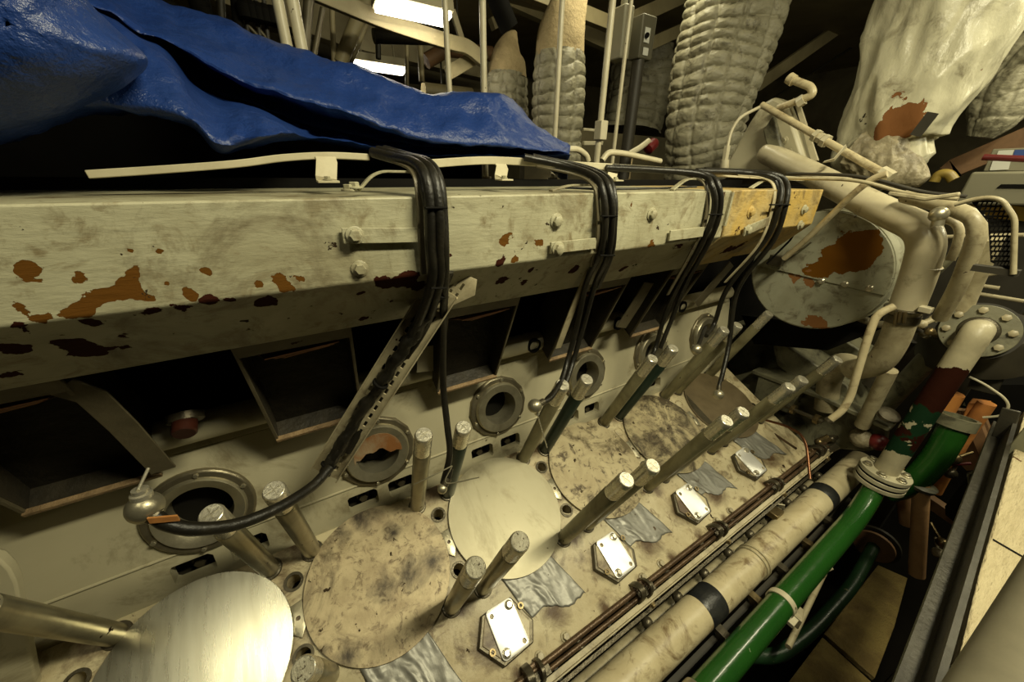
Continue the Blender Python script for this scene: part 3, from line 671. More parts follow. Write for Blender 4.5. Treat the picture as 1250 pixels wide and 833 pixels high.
# ================================================================== CABLE BUNDLES
def bundle(lines, label, ties=(), tray=None, trayw=.02, m='rubber'):
    t = thing('cable_bundle', label, 'cable bundle', 'cable bundles bent over the manifold casings')
    for i, (l, r) in enumerate(lines):
        obj('cable', G().tube(cat(py(l), 8), r, 14), M[m], t)
    for l, w in (tray or []):
        obj('support_strip', G().strip(cat(py(l), 6), w, .005, XH), M['duct'] if w < .02 else M['pipe_dirty'], t, bev=.001)
    for (a, b, y, r) in ties:
        P, Q = PY(*a, y), PY(*b, y)
        obj('cable_tie', G().tube([P, Q], r, 10, flat=.6), M['black'], t)
    return close(t)
bundle([([(455, 186, .99), (480, 193, .93), (505, 199, .84), (519, 215, .785), (525, 250, .765), (526, 300, .765), (527, 345, .78), (505, 405, .86), (470, 460, .93), (440, 510, .97), (415, 555, .97)], .0115),
        ([(462, 184, 1.0), (490, 192, .93), (514, 198, .84), (529, 215, .785), (535, 250, .762), (537, 300, .762), (536, 345, .78), (518, 400, .86), (483, 455, .93), (452, 505, .97), (424, 552, .97)], .0115),
        ([(470, 183, 1.0), (500, 192, .93), (523, 199, .84), (536, 220, .785), (541, 260, .768), (543, 330, .772), (541, 400, .88), (541, 470, .93), (546, 520, .90), (549, 555, .87), (541, 590, .86)], .0105),
        ([(466, 187, 1.0), (495, 196, .92), (512, 206, .82), (520, 240, .775), (533, 300, .775), (534, 350, .79), (512, 402, .875), (478, 458, .945), (446, 508, .985)], .010)],
       'thickest bundle of black cables, bent over the casing left of centre', ties=(((519, 254), (546, 254), .750, .004), ((526, 352), (545, 352), .765, .004)),
       tray=[([(480, 197, .93), (503, 208, .82), (511, 235, .79), (514, 290, .785), (517, 335, .79)], .014)])
bundle([([(640, 192, .98), (690, 203, .93), (725, 216, .83), (736, 236, .785), (738, 275, .775), (732, 310, .80), (716, 345, .88), (705, 395, .93), (693, 440, .93), (683, 470, .87), (668, 488, .82)], .010),
        ([(650, 192, .98), (700, 203, .93), (733, 216, .83), (745, 236, .785), (747, 275, .775), (741, 315, .80), (727, 345, .88), (713, 395, .93), (700, 440, .93), (690, 470, .88)], .010),
        ([(660, 194, .98), (712, 204, .93), (741, 217, .835), (750, 240, .79), (750, 275, .78), (746, 312, .805), (730, 350, .885)], .0085)],
       'second bundle of black cables, in the middle, with flat support strip', ties=(((734, 264), (753, 264), .765, .004), ((732, 312), (750, 312), .785, .004)),
       tray=[([(655, 203, .95), (700, 213, .88), (724, 226, .81), (730, 250, .79), (730, 290, .785), (722, 325, .83)], .014), ([(722, 325, .86), (700, 375, .93), (681, 425, .98)], .030)])
bundle([([(740, 205, .98), (800, 208, .93), (855, 213, .84), (869, 228, .79), (872, 255, .775), (860, 290, .79), (830, 345, .88), (812, 385, .94), (800, 425, .95), (793, 440, .90)], .010),
        ([(748, 204, .98), (812, 208, .93), (862, 213, .84), (877, 228, .79), (879, 255, .775), (868, 290, .79), (838, 345, .88), (822, 385, .94), (806, 425, .95)], .010)],
       'third bundle of black cables, between cream and yellow casings', ties=(((866, 262), (882, 262), .768, .004),),
       tray=[([(815, 211, .93), (845, 216, .86), (862, 228, .81), (862, 265, .79), (848, 300, .81), (815, 360, .90)], .018)])
bundle([([(850, 209, .98), (905, 211, .93), (940, 215, .84), (953, 228, .80), (950, 255, .78), (936, 290, .80), (900, 335, .88), (883, 362, .92), (872, 395, .95), (862, 410, .9)], .0115),
        ([(860, 208, .98), (912, 210, .93), (948, 214, .84), (961, 228, .80), (957, 258, .78), (943, 295, .80), (908, 340, .88), (896, 370, .90), (890, 420, .86), (880, 465, .80)], .0115),
        ([(866, 209, .98), (918, 211, .93), (944, 218, .83), (948, 250, .795), (930, 295, .815), (895, 340, .90)], .010)],
       'fourth bundle of black cables, over the yellow casing', ties=(((940, 250), (964, 250), .770, .005),),
       tray=[([(900, 214, .93), (930, 217, .86), (945, 228, .81), (942, 258, .79), (925, 300, .81), (885, 345, .90)], .020)])

# slotted tray carrying the first bundle down to the wall
def slot_tray():
    t = thing('slotted_cable_tray', 'slotted cream cable tray slanting down from the casing to the wall', 'cable tray')
    A0, A1 = PY(541, 352, .855), PY(397, 578, 1.02)
    d = nrm(A1-A0); L = np.linalg.norm(A1-A0)
    sd = nrm(np.cross(d, nrm(-(A0+A1)))); n_ = np.cross(d, sd)
    if n_@(A0+A1) > 0: n_ = -n_
    w = .043
    base = obj('tray_base', G().box((A0+A1)/2, (L/2, w, .0022), d, sd, n_), M['pipe_dirty'], t)
    ck = G()
    for i in range(int(L/.033)):
        for s_ in (-1, 1):
            ck.box(A0+d*(.02+i*.033)+sd*s_*.021, (.010, .004, .01), d, sd, n_)
    cut(base, ck)
    for s_ in (-1, 1): obj('tray_side', G().box((A0+A1)/2+sd*w*s_+n_*.008, (L/2, .0018, .009), d, sd, n_), M['pipe_dirty'], t)
    # wide slotted head plate
    B = A0-d*.00
    pl = obj('head_plate', G().prism([B+sd*.036-d*.01, B+sd*.042+d*.13, B-sd*.042+d*.03, B-sd*.078-d*.030, B-sd*.060-d*.068, B+sd*.01-d*.055], -n_*.003), M['pipe_dirty'], t, bev=.001)
    ck = G()
    for i in range(3):
        for j in range(2): ck.box(B+sd*(-.038+i*.018)+d*(-.030+j*.030), (.010, .0035, .02), d, sd, n_)
    cut(pl, ck)
    return close(t)
slot_tray()
# black lacing over the tray
g = G(); rnd = random.Random(3)
o = thing('cable_harness', 'lumpy black taped harness strapped along the slanting slotted tray', 'cable harness')
l = cat(py([(545, 330, .80), (538, 352, .815), (515, 392, .85), (490, 430, .885), (462, 472, .92), (434, 515, .95), (408, 556, .96), (396, 578, .955)]), 12)
sl = G().tube(l, .0175, 24)
sl.v = [tuple(A(*p)+nrm(A(*p)-min(l, key=lambda c: np.linalg.norm(A(*p)-c)))*(.010*noise.noise(Vector(p)*34)-.007*abs(noise.noise(Vector(p)*70)))) for p in sl.v]
obj('sleeve', sl, M['rubber'], o)
for i in (14, 47, 78):
    d = nrm(l[i+1]-l[i]); obj('tie', G().lathe([(.019, -.004), (.0225, -.002), (.0225, .002), (.019, .004)], l[i], d, 18), M['black'], o)
close(o)
# hose swinging on to the first ball fitting
t = thing('sensor_cable', 'black hose curving from the slotted tray to the steel ball by the first port', 'sensor cable', 'sensor cables ending in steel balls')
obj('cable', G().tube(cat(py([(402, 572, .93), (380, 595, .88), (340, 620, .82), (290, 640, .785), (240, 646, .77), (205, 640, .775), (186, 628, .79)]), 10), .0135, 16), M['rubber'], t)
P = PY(177, 620, .80)
b = obj('ball_fitting', G().sphere(P, .030, 14, nrm((.3, -.4, 1))), M['ring'], t)
obj('collar', G().lathe([(.017, .024), (.017, .034), (.013, .036), (.013, .044)], P, nrm((.12, .1, 1)), 20, closed=False), M['steel'], b)
obj('pin', G().cyl(P+A(.004, 0, .045), PY(181, 572, .84), .003, 10), M['steel'], b)
obj('tag_label', G().box(PY(200, 634, .765), (.022, .002, .007), nrm((1, -.1, -.35)), YH, ZH), M['orange_lbl'], t)
obj('ferrule', G().cyl(PY(191, 631, .785), PY(183, 627, .79), .017, 16), M['ring_dark'], t)
close(t)
def ball(px_, py_, y, r, l, label, pin=None):
    t = thing('sensor_cable', label, 'sensor cable', 'sensor cables ending in steel balls')
    P = PY(px_, py_, y)
    b = obj('ball_fitting', G().sphere(P, r, 12, nrm((.6, -.3, .5))), M['ring'], t)
    d = nrm(l[0]-P)
    obj('neck', G().cyl(P+d*r*.8, P+d*(r+.02), .012, 14), M['ring_dark'], b)
    obj('cable', G().tube(cat([P+d*r*.9]+l, 8), .0095, 12), M['rubber'], t)
    if pin is not None: obj('pin', G().cyl(P+nrm(pin-P)*r*.8, pin, .0022, 8), M['steel'], b); obj('pin_nut', G().cyl(P+nrm(pin-P)*r*.8, P+nrm(pin-P)*(r+.014), .009, 12), M['steel'], b)
    return close(t)
ball(653, 496, .80, .024, py([(672, 486, .82), (684, 468, .87)]), 'short cable end with steel ball hanging beside the olive stud, long pin below', PY(668, 547, .80))
ball(850, 427, .82, .024, py([(856, 413, .88), (861, 400, .93)]), 'cable end with steel ball above the thick olive rear stud')
ball(877, 482, .76, .026, py([(878, 470, .78), (882, 455, .81)]), 'cable end with steel ball hanging over the dark far disc')
ball(540, 597, .84, .016, py([(547, 585, .85), (550, 572, .86)]), 'cable end clipped between the rear stud pair beside the dull disc')
solo('split_pin_wire', G().tube(cat(py([(505, 592, .84), (530, 580, .82), (552, 569, .82)]), 5)+cat(py([(552, 569, .82), (545, 590, .80), (585, 583, .76)]), 5), .002, 8), M['ring'], 'thin stiff wire sticking out between the rear studs beside the dull disc', 'wire')
# brackets hanging under the casing by the ducts
def bracket(l, w, label, m='duct', th=.006):
    return solo('support_bracket', G().strip(py(l), w, th, XH), M[m], label, 'bracket', 'flat brackets hanging below the manifold casings', bev=.001)
bracket([(75, 472, .97), (112, 484, .98), (150, 520, 1.02), (200, 574, 1.08)], .050, 'wide olive flat bracket slanting below the casing at far left')
bracket([(792, 345, 1.02), (776, 372, 1.05), (758, 400, 1.08)], .075, 'olive flat bracket below the casing under the third cable bundle')
bracket([(893, 322, 1.02), (873, 345, 1.05), (850, 372, 1.07)], .075, 'olive flat bracket below the yellow casing')
solo('slotted_plate', G().prism([PY(510, 425, 1.12), PY(529, 422, 1.12), PY(529, 453, 1.13), PY(509, 455, 1.13)], YH*.003), M['wall'], 'small slotted cream plate on the wall behind the slanting tray', 'plate')

# ================================================================== TARPAULIN
def grid_mesh(rows, closed=False):
    g = G(); n = len(rows[0]); v = [p for r in rows for p in r]; f = []
    for j in range(len(rows)-1):
        for i in range(n-(0 if closed else 1)):
            k = (i+1) % n; f.append((j*n+i, j*n+k, (j+1)*n+k, (j+1)*n+i))
    return g.add(v, f)
def crease(P, s, a, seed):
    """sharp folded wrinkles"""
    v = Vector((P[0]*s, P[1]*s*.6, P[2]*s))+Vector((seed, 0, 0))
    return a*(1-2.2*abs(noise.noise(v)))+a*.5*(1-2.2*abs(noise.noise(v*2.3)))+a*.2*noise.noise(v*5)
def resample(rows, ku, kv):
    a = [cat(r, ku) for r in rows]; cols = list(zip(*a)); b = [cat(list(c), kv) for c in cols]; return [list(r) for r in zip(*b)]
t = thing('tarpaulin', 'glossy blue plastic tarpaulin draped in folds over the machinery behind the casing', 'tarpaulin')
#        px    top  mid  lip  rec  crest mid2 bottom
cols = [(-60, -190, -150, -100, -80, -60, 60, 190),
        (20, -120, -90, -60, -45, -30, 60, 170),
        (90, -50, -25, 0, 5, 12, 75, 150),
        (140, -18, 2, 22, 26, 34, 88, 142),
        (175, 0, 22, 46, 50, 56, 98, 143),
        (213, 21, 40, 63, 70, 82, 112, 150),
        (240, 27, 50, 76, 92, 118, 138, 162),
        (270, 33, 62, 92, 112, 137, 160, 192),
        (300, 45, 76, 106, 126, 141, 158, 186),
        (340, 61, 92, 122, 142, 155, 164, 176),
        (385, 74, 106, 138, 156, 169, 173, 177),
        (430, 86, 118, 150, 166, 175, 180, 184),
        (480, 104, 136, 167, 176, 182, 186, 190),
        (520, 119, 148, 176, 182, 187, 190, 193),
        (560, 121, 150, 180, 185, 190, 192, 194),
        (600, 122, 154, 184, 188, 191, 193, 195),
        (632, 134, 162, 186, 190, 192, 194, 195),
        (655, 160, 175, 189, 192, 193, 194, 196),
        (692, 188, 190, 192, 193, 194, 195, 196)]
rows = [[] for _ in range(10)]
for c in cols:
    x = c[0]; lo = x < 385
    k = min(1, max(0, (x-100)/500))
    Yt = 1.80-.35*k; Ym = 1.52-.22*k; Yl = 1.30-.05*k
    yr = 1.62-.25*k
    yb = 1.06 if lo else 1.32
    rows[0].append(PY(x, c[1]+14, Yt+.55)+A(0, 0, -.12)); rows[1].append(PY(x, c[1], Yt)); rows[2].append(PY(x, c[2], Ym)); rows[3].append(PY(x, c[3], Yl))
    rows[4].append(PY(x, c[4]-8, yr if x > 200 else 1.32)); rows[5].append(PY(x, (c[4]+c[5])/2, yr+.05 if x > 200 else 1.34)); rows[6].append(PY(x, c[5], 1.22 if lo else 1.4))
    rows[7].append(PY(x, c[6], 1.09 if lo else 1.38)); rows[8].append(PY(x, c[7], yb)); rows[9].append(PY(x, c[7]+2, yb+.35))
R = resample(rows, 9, 9)
for j, r in enumerate(R):
    for i, P in enumerate(r):
        d = crease(P, 3.2, .016, 3)+crease(P, 8, .009, 9)+crease(P, 19, .003, 4); r[i] = P+A(0, -.6, .6)*d
o = obj('sheet', grid_mesh(R), M['tarp'], t, ang=50)
md = o.modifiers.new('thick', 'SOLIDIFY'); md.thickness = .002
# front fold: big bulging lobe at the left
loop = [(95, -40), (108, 2), (140, 36), (184, 78), (168, 100), (130, 125), (62, 150), (0, 166), (-70, 182), (-150, 150), (-170, 0), (-120, -120), (0, -120)]
lp = cat([A(a, b, 0) for a, b in loop+loop[:1]], 6)[:-1]
cen = A(20, 40, 0); rows = []
for s_, yy in ((.02, .87), (.2, .872), (.4, .88), (.58, .895), (.72, .912), (.84, .935), (.93, .962), (.985, .995), (1.0, 1.03), (.975, 1.07), (.90, 1.12), (.78, 1.18)):
    rows.append([PY(*(cen+(p-cen)*s_)[:2], yy-.02+.05*(p[0]/180 if s_ > .5 else 0)*0) for p in lp])
rr = [cat(list(c), 4) for c in zip(*rows)]; rows = [list(r) for r in zip(*rr)]
n = len(rows)
for j, r in enumerate(rows):
    for i, P in enumerate(r):
        d = crease(P, 2.6, .009, 5)+crease(P, 9, .005, 2)+crease(P, 21, .0018, 7); r[i] = P+A(0, -.8, .3)*d
o = obj('front_fold', grid_mesh(rows, True), M['tarp'], t, ang=50)
md = o.modifiers.new('thick', 'SOLIDIFY'); md.thickness = .002
close(t)
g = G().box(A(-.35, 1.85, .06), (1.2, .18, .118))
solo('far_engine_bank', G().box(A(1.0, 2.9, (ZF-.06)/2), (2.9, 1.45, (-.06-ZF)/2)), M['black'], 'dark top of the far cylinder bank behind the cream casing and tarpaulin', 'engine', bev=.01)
solo('covered_machinery', g, M['black'], 'block of machinery beneath the blue tarpaulin, coloured black as painted shade', 'machinery', bev=.02)  # plain block, its black colour stands in for shade under the tarpaulin

# ================================================================== UPPER BACKGROUND
def pole(px_, py_, y, r, label, bot=-.03, fit=False, top=ZT-.001):
    P = PY(px_, py_, y); t = thing('stanchion', label, 'pole', 'thin cream vertical poles behind the casing')
    obj('pole', G().cyl(A(P[0], y, bot), A(P[0], y, top), r, 16), M['white_rail'], t)
    obj('foot', G().cyl(A(P[0], y, bot), A(P[0], y, bot+.012), r*2, 16), M['white_rail'], t)
    if fit:
        Q = PY(736, 160, y); obj('clamp', G().box(A(P[0], y-.01, Q[2]), (r*1.5, r*1.6, .05)), M['white_rail'], t, bev=.004)
    return close(t)
pole(343, 20, 2.15, .022, 'left pole of the close pair rising behind the tarpaulin at upper left')
pole(361, 20, 2.15, .024, 'right pole of the close pair rising behind the tarpaulin at upper left')
pole(546, 60, 2.2, .015, 'slim pole beside the right end of the brightest lamp')
pole(590, 60, 2.2, .018, 'slim pole just left of the lagged conical pipe top')
pole(682, 80, 2.0, .015, 'slim pole standing in front of the middle quilted column')
pole(740, 80, 1.85, .018, 'thicker pole with clamp, right of the middle quilted column', fit=True)
pole(759, 100, 1.95, .012, 'thin pole just right of the thicker clamped pole', top=1.25)

def quilt(name, path, Y, label, seed, fac=.85, rh=.055, cw=6.5, mode='y', grp='quilted exhaust columns', n=150, m=None, squash=1.0, top=None):
    """path: (px, py, halfwidth px)"""
    t = thing(name, label, 'exhaust column', grp)
    f = PY if mode == 'y' else PX
    C0 = [f(a, b, Y) for a, b, w in path]; Rr = [w*zc(p)/F*fac for p, (a, b, w) in zip(C0, path)]
    pts = cat([np.append(p, r) for p, r in zip(C0, Rr)], 26)
    Ls = np.cumsum([0]+[np.linalg.norm(pts[i+1][:3]-pts[i][:3]) for i in range(len(pts)-1)])
    K = int(Ls[-1]/.006); rows = []
    for j in range(K+1):
        s_ = Ls[-1]*j/K; i = min(len(pts)-2, int(np.searchsorted(Ls, s_, 'right')-1)); u = (s_-Ls[i])/(Ls[i+1]-Ls[i]+1e-9)
        q = pts[i]*(1-u)+pts[i+1]*u; d = nrm(pts[i+1][:3]-pts[i][:3]); a = nrm(np.cross(d, YH if abs(d[1]) < .8 else XH)); b = np.cross(d, a)
        row = []
        for k in range(n):
            th = 2*pi*k/n
            w1 = noise.noise(Vector((cos(th)*1.6, sin(th)*1.6, s_*3+seed)))
            w2 = noise.noise(Vector((cos(th)*1.2+5, sin(th)*1.2, s_*1.4+seed)))
            uu = s_/rh+w1*.30+.45*noise.noise(Vector((cos(th)*.8, sin(th)*.8, s_*6+seed))); row_ = round(uu-.5); vv = th/(2*pi)*cw+w2*.25+.05*sin(row_*2.4+seed)
            fu = abs(uu-round(uu)); vr = vv; fv = abs(vr-round(vr))
            pu = 1-(1-min(1, fu*2))**8; pv = 1-max(0, 1-fv*8)**1.2; bg = sin(pi*min(1, fu))*sin(pi*min(1, max(fv, .08)))
            am = .050*q[3]+.005
            e_ = 1-min(1, fu*2); fine = -abs(noise.noise(Vector((cos(th)*9, sin(th)*9, s_*34+seed))))*.008*(.35+e_)-abs(noise.noise(Vector((cos(th)*4, sin(th)*4, s_*22+seed*2))))*.007+.003
            rr_ = q[3]-am+am*(.55*pu*pv+.35*pv+.65*bg)+fine+w2*.02*q[3]/.15
            row.append(q[:3]+(a*cos(th)+b*sin(th)*squash)*rr_)
        rows.append(row)
    g = grid_mesh(rows, True); nn = len(rows)*n
    g.f.append(tuple(range(n))); g.f.append(tuple(range(nn-n, nn)))
    obj('quilted_jacket', g, M[m or 'quilt'], t, ang=80)
    if top:
        C1 = [f(a, b, Y) for a, b, w in top]; R1 = [w*zc(p)/F*fac for p, (a, b, w) in zip(C1, top)]
        pp = cat([np.append(p, r) for p, r in zip(C1, R1)], 8); rows = []
        for j, q in enumerate(pp):
            d = nrm(pp[min(j+1, len(pp)-1)][:3]-pp[max(j-1, 0)][:3]); a = nrm(np.cross(d, YH)); b = np.cross(d, a)
            rows.append([q[:3]+(a*cos(2*pi*k/48)+b*sin(2*pi*k/48))*(q[3]*(1+.05*noise.noise(Vector((q[0]*9+cos(2*pi*k/48)*2, sin(2*pi*k/48)*2, q[2]*9))))) for k in range(48)])
        g = grid_mesh(rows, True); g.f.append(tuple(range(48))); g.f.append(tuple(range(len(rows)*48-48, len(rows)*48)))
        obj('lagged_elbow', g, M['lagging'], t, ang=60)
    return close(t)
quilt('exhaust_column', [(619, 92, 28), (618, 115, 29.5), (619, 150, 29), (620, 190, 28)], 3.3, 'short quilted column with tan conical top, left of the taller quilted column', 1.3, rh=.085, cw=8, top=[(619, 95, 27.5), (619, 80, 26), (619, 66, 21), (622, 53, 14), (626, 44, 8), (629, 39, 3)])
quilt('exhaust_column', [(683, 66, 35.5), (682, 90, 37), (681, 130, 36.5), (680, 165, 34), (681, 200, 32)], 2.75, 'tall quilted column with tan lagged elbow, middle of the three', 2.7, rh=.085, cw=8, top=[(683, 70, 34.5), (684, 50, 34), (688, 28, 31), (694, 6, 27), (702, -40, 24)])
quilt('exhaust_column', [(922, -150, 70), (905, -50, 68), (897, 0, 66), (886, 55, 63), (872, 110, 58), (860, 160, 52.5), (855, 215, 49)], 2.15, 'large grey quilted column standing right behind the yellow casing', 4.1, fac=.835, rh=.080, cw=11, n=220)

def lamp(px_, py_, z, L, label, tilt=-.12):
    P = PZ(px_, py_, z); t = thing('ceiling_lamp', label, 'lamp', 'lit fluorescent ceiling lamps')
    ay = A(0, cos(tilt), sin(tilt)); az = np.cross(XH, ay)
    obj('housing', G().prism([P+ay*-.10-az*.0, P+ay*.10-az*.0, P+ay*.085+az*.07, P+ay*-.085+az*.07], XH*.001).box(P+az*.035, (L/2, .10, .035), XH, ay, az), M['lampbody'], t, bev=.006)
    obj('diffuser', G().box(P-az*.014, (L/2-.012, .085, .016), XH, ay, az), M['tube'], t, bev=.006)
    for s_ in (-1, 1): obj('hanger', G().cyl(P+XH*s_*L*.3+az*.06, A(P[0]+s_*L*.3, P[1], ZT+.0), .008, 8), M['lampbody'], t)
    close(t)
    ld = bpy.data.lights.new('lamp_glow', 'AREA'); ld.shape = 'RECTANGLE'; ld.size = L*.95; ld.size_y = .16; ld.energy = 14; ld.color = (1, .88, .58)
    lo = bpy.data.objects.new('lamp_glow', ld); C.objects.link(lo); q = P-az*.03; lo.location = Vector(q)
    lo.rotation_euler = Matrix((XH, np.cross(az, XH), az)).transposed().to_euler()
    return t
lamp(505, 12, 1.02, .52, 'brightest lit ceiling lamp, at the top edge of the picture')
lamp(463, 81, 1.02, .56, 'smaller lit ceiling lamp hanging just above the blue tarpaulin')

def bar(name, l, w, d, m, label, cat_, mode='y', smooth=False, grp=None, side=ZH):
    P = (py if mode == 'y' else pxs)(l)
    if smooth: P = cat(P, 6)
    return solo(name, G().strip(P, w, d, side), M[m], label, cat_, grp, bev=.004)
def rod(name, l, r, m, label, cat_='pipe', mode='y', fr=.05, grp=None, caps=True, n=16):
    P = (py if mode == 'y' else pxs)(l)
    return solo(name, G().tube(fil(P, fr) if len(P) > 2 else P, r, n, caps), M[m], label, cat_, grp)
bar('ceiling_beam', [(370, -16, 3.3), (470, 26, 3.3), (545, 51, 3.3), (570, 58, 3.3), (590, 74, 3.3)], .10, .05, 'beam', 'cream curved beam sweeping behind the brightest lamp', 'beam', smooth=True)
bar('ceiling_beam', [(546, 90, 3.4), (592, 63, 3.4)], .10, .05, 'beam', 'short cream strut below the curved beam', 'beam')
bar('ceiling_beam', [(552, 12, 3.6), (572, 74, 3.6)], .05, .03, 'beam', 'thin cream diagonal brace right of the slim pole', 'beam', side=XH)
bar('ceiling_beam', [(640, -12, 3.3), (700, 12, 3.3), (765, 38, 3.3)], .11, .08, 'beam', 'cream ceiling beam above the middle quilted column', 'beam')
bar('ceiling_beam', [(560, -30, 4.6), (760, 62, 4.6)], .16, .1, 'beam', 'dim cream girder running behind the lagged column tops', 'beam')
bar('ceiling_beam', [(600, 30, 4.9), (700, -20, 4.9)], .12, .1, 'beam', 'far dim cream girder crossing above the conical lagged top', 'beam')
bar('ceiling_beam', [(757, 30, 3.4), (850, -12, 3.4)], .13, .08, 'beam', 'cream ceiling beam rising to the right above the switch box', 'beam')
bar('ceiling_beam', [(775, 62, 3.6), (830, 37, 3.6)], .12, .10, 'beam', 'stubby cream duct left of the large quilted column', 'beam')
bar('ceiling_beam', [(925, 104, 3.0), (1090, -12, 3.0)], .14, .05, 'beam', 'pale sloping trunking between the large quilted column and the canvas wrapped trunk', 'beam')
bar('ceiling_beam', [(925, 132, 3.1), (1060, 45, 3.1)], .02, .03, 'dark', 'dark sloping rail below the pale trunking', 'beam')
bar('ceiling_beam', [(150, -60, 5.5), (420, 40, 5.5), (600, 85, 5.5)], .30, .2, 'beam', 'deep dim cream beam in the far background at upper left', 'beam')
bar('ceiling_beam', [(395, 105, 5.8), (600, 118, 5.8)], .16, .1, 'backwall', 'far dim horizontal beam behind the tarpaulin crest', 'beam')
rod('background_pipe', [(468, -55, 3.9), (415, 78, 3.9)], .055, 'beam', 'thick cream pipe hanging left of the smaller lamp')
rod('background_pipe', [(483, -55, 4.0), (428, 75, 4.0)], .022, 'beam', 'thin cream pipe beside the thick hanging pipe')
rod('background_pipe', [(403, -45, 3.9), (408, 82, 3.9)], .02, 'beam', 'thin upright pipe at the left of the thick hanging pipe')
rod('background_pipe', [(496, -20, 4.2), (497, 112, 4.2)], .018, 'beam', 'thin upright pipe right of the smaller lamp')
rod('background_pipe', [(509, -20, 4.2), (515, 100, 4.2)], .028, 'beam', 'short upright pipe ending in a dark tip, right of the smaller lamp')
rod('background_duct', [(456, 44, 3.6), (545, 47, 3.6)], .05, 'dark', 'dark horizontal conduit between the two lamps', 'duct')
rod('background_pipe', [(520, 75, 4.4), (545, 60, 4.4), (600, 66, 4.4)], .07, 'brown', 'dim brownish pipe behind the slim poles')
rod('background_duct', [(517, 112, 4.6), (575, 118, 4.6)], .09, 'beam', 'dim cream cylinder low behind the slim poles', 'duct')
for a, b, y in ((530, 40, 3.6), (470, 40, 3.6), (540, 110, 4.6), (560, 60, 4.4)):
    P_ = PY(a, b, y); solo('ceiling_hanger', G().cyl(P_, A(P_[0], y, ZT), .012, 8), M['dark'], {(530, 3.6): 'thin dark hanger rod above the right end of the dark conduit', (470, 3.6): 'thin dark hanger rod above the left end of the dark conduit', (540, 4.6): 'thin hanger rod over the dim cream cylinder', (560, 4.4): 'thin hanger rod over the dim brownish pipe'}[(a, y)], 'hanger')
rod('lamp_hanger', [(461, 30, 4.3), (462, 72, 4.3)], .025, 'dark', 'dark hanger with bracket above the smaller lamp', 'hanger')
rod('black_hose', [(560, -140, 2.9), (603, -10, 2.9), (622, 35, 2.9)], .07, 'black', 'black corrugated duct hanging above the conical lagged pipe', 'duct')
RK = [0, 1, 2, 3, 4, 5, 7, 6, 8, 9, 10]
for i, (a, b, c, d, w) in enumerate(((192, -20, 214, 22, .03), (240, -20, 252, 28, .045), (268, -20, 272, 38, .02), (286, -20, 292, 42, .028), (300, 0, 303, 48, .012), (312, 0, 318, 52, .012), (322, 0, 328, 56, .012), (310, 28, 332, 55, .010), (302, 30, 326, 56, .010), (378, -10, 372, 60, .03), (394, 10, 383, 70, .016))):
    rod('hanging_rod', [(a, b, 3.2), (c, d, 3.2)], w, 'black' if i in (0, 1, 3) else ('duct' if i > 6 else 'dark'), 'dim rod or hose hanging above the tarpaulin, %s from the left' % ORD[RK[i]], 'hanging rod', grp='dim rods and hoses hanging above the tarpaulin')
for i, (a, b) in enumerate(((300, 12), (308, 14), (316, 16), (324, 18), (333, 20), (244, 8), (248, 16), (205, 10))):
    P = PY(a, b, 3.15); solo('hanging_valve', G().lathe([(.02, -.05), (.045, -.04), (.05, .02), (.02, .05)], P, ZH, 12), M['black'], 'small black valve hanging above the tarpaulin, %s from the left' % ORD[[3, 4, 5, 6, 7, 1, 2, 0][i]], 'valve', 'small black valves above the tarpaulin')
# switch box with conduit
t = thing('switch_box', 'grey switch box with white labels right of the middle quilted column', 'switch box')
P = PY(784, 48, 2.3)
b = obj('box', G().box(P, (.070, .05, .125)), M['olivebox'], t, bev=.008)
obj('label_plate', G().box(PY(790, 43, 2.245), (.026, .002, .042)), M['paper'], t)
obj('rotary_switch', G().cyl(PY(790, 43, 2.242), PY(790, 43, 2.225), .016, 18), M['black'], t)
obj('label_plate', G().box(PY(788, 63, 2.245), (.026, .002, .022)), M['paper'], t)
obj('conduit', G().cyl(A(P[0]-.01, 2.3, P[2]-.12), A(P[0]-.01, 2.3, -.03), .045, 20), M['dark'], t)
close(t)
P_ = PY(758, 42, 2.35)
solo('side_panel_box', G().box(P_, (.045, .06, .15)).box(A(P_[0], P_[1], (P_[2]+.14+ZT)/2), (.02, .02, (ZT-P_[2]-.14)/2)), M['machine'], 'pale upright box beside the switch box, behind the thicker pole', 'box', bev=.01)
rod('small_handrail', [(672, 182, 1.5), (706, 182, 1.5), (716, 190, 1.5), (718, 197, 1.5)], .014, 'white_rail', 'low cream hoop handle at the right end of the tarpaulin', 'handle')
rod('small_handrail', [(735, 196, 1.45), (742, 186, 1.45), (760, 187, 1.45), (806, 197, 1.45)], .014, 'white_rail', 'low cream hoop handle left of the large quilted column', 'handle')
rod('background_pipe', [(768, 188, 2.0), (782, 180, 2.0), (792, 172, 2.0)], .02, 'white_rail', 'short cream tube leading to the red fitting')
solo('red_fitting', G().lathe([(.02, -.05), (.04, -.04), (.04, .03), (.025, .05)], PY(795, 178, 2.0), nrm((1, 0, .7)), 16), M['red'], 'small dark red fitting left of the large quilted column', 'fitting')
solo('background_post', G().box(PY(770, 170, 2.4)*A(1, 1, 0)+A(0, 0, .07), (.03, .03, .13)), M['lagging'], 'tan lagged post stub between thin pole and large column', 'post', bev=.01)
bar('background_rail', [(712, 175, 2.6), (735, 175, 2.6)], .03, .03, 'white_rail', 'short cream horizontal rail beside the clamped pole', 'rail')
bar('background_rail', [(712, 158, 2.6), (735, 160, 2.6)], .02, .02, 'white_rail', 'upper short cream horizontal rail beside the clamped pole', 'rail')
quilt('exhaust_column', [(785, 60, 40), (780, 110, 42), (770, 160, 40)], 4.2, 'dim quilted column deep in the gap between the poles and the large column', 8.8, rh=.15, cw=7, n=90)
solo('back_bulkhead', G().box(A(3.6, 3.6, .1), (1.3, .05, .35)), M['backwall'], 'dim low panel in the gap behind the poles', 'panel')

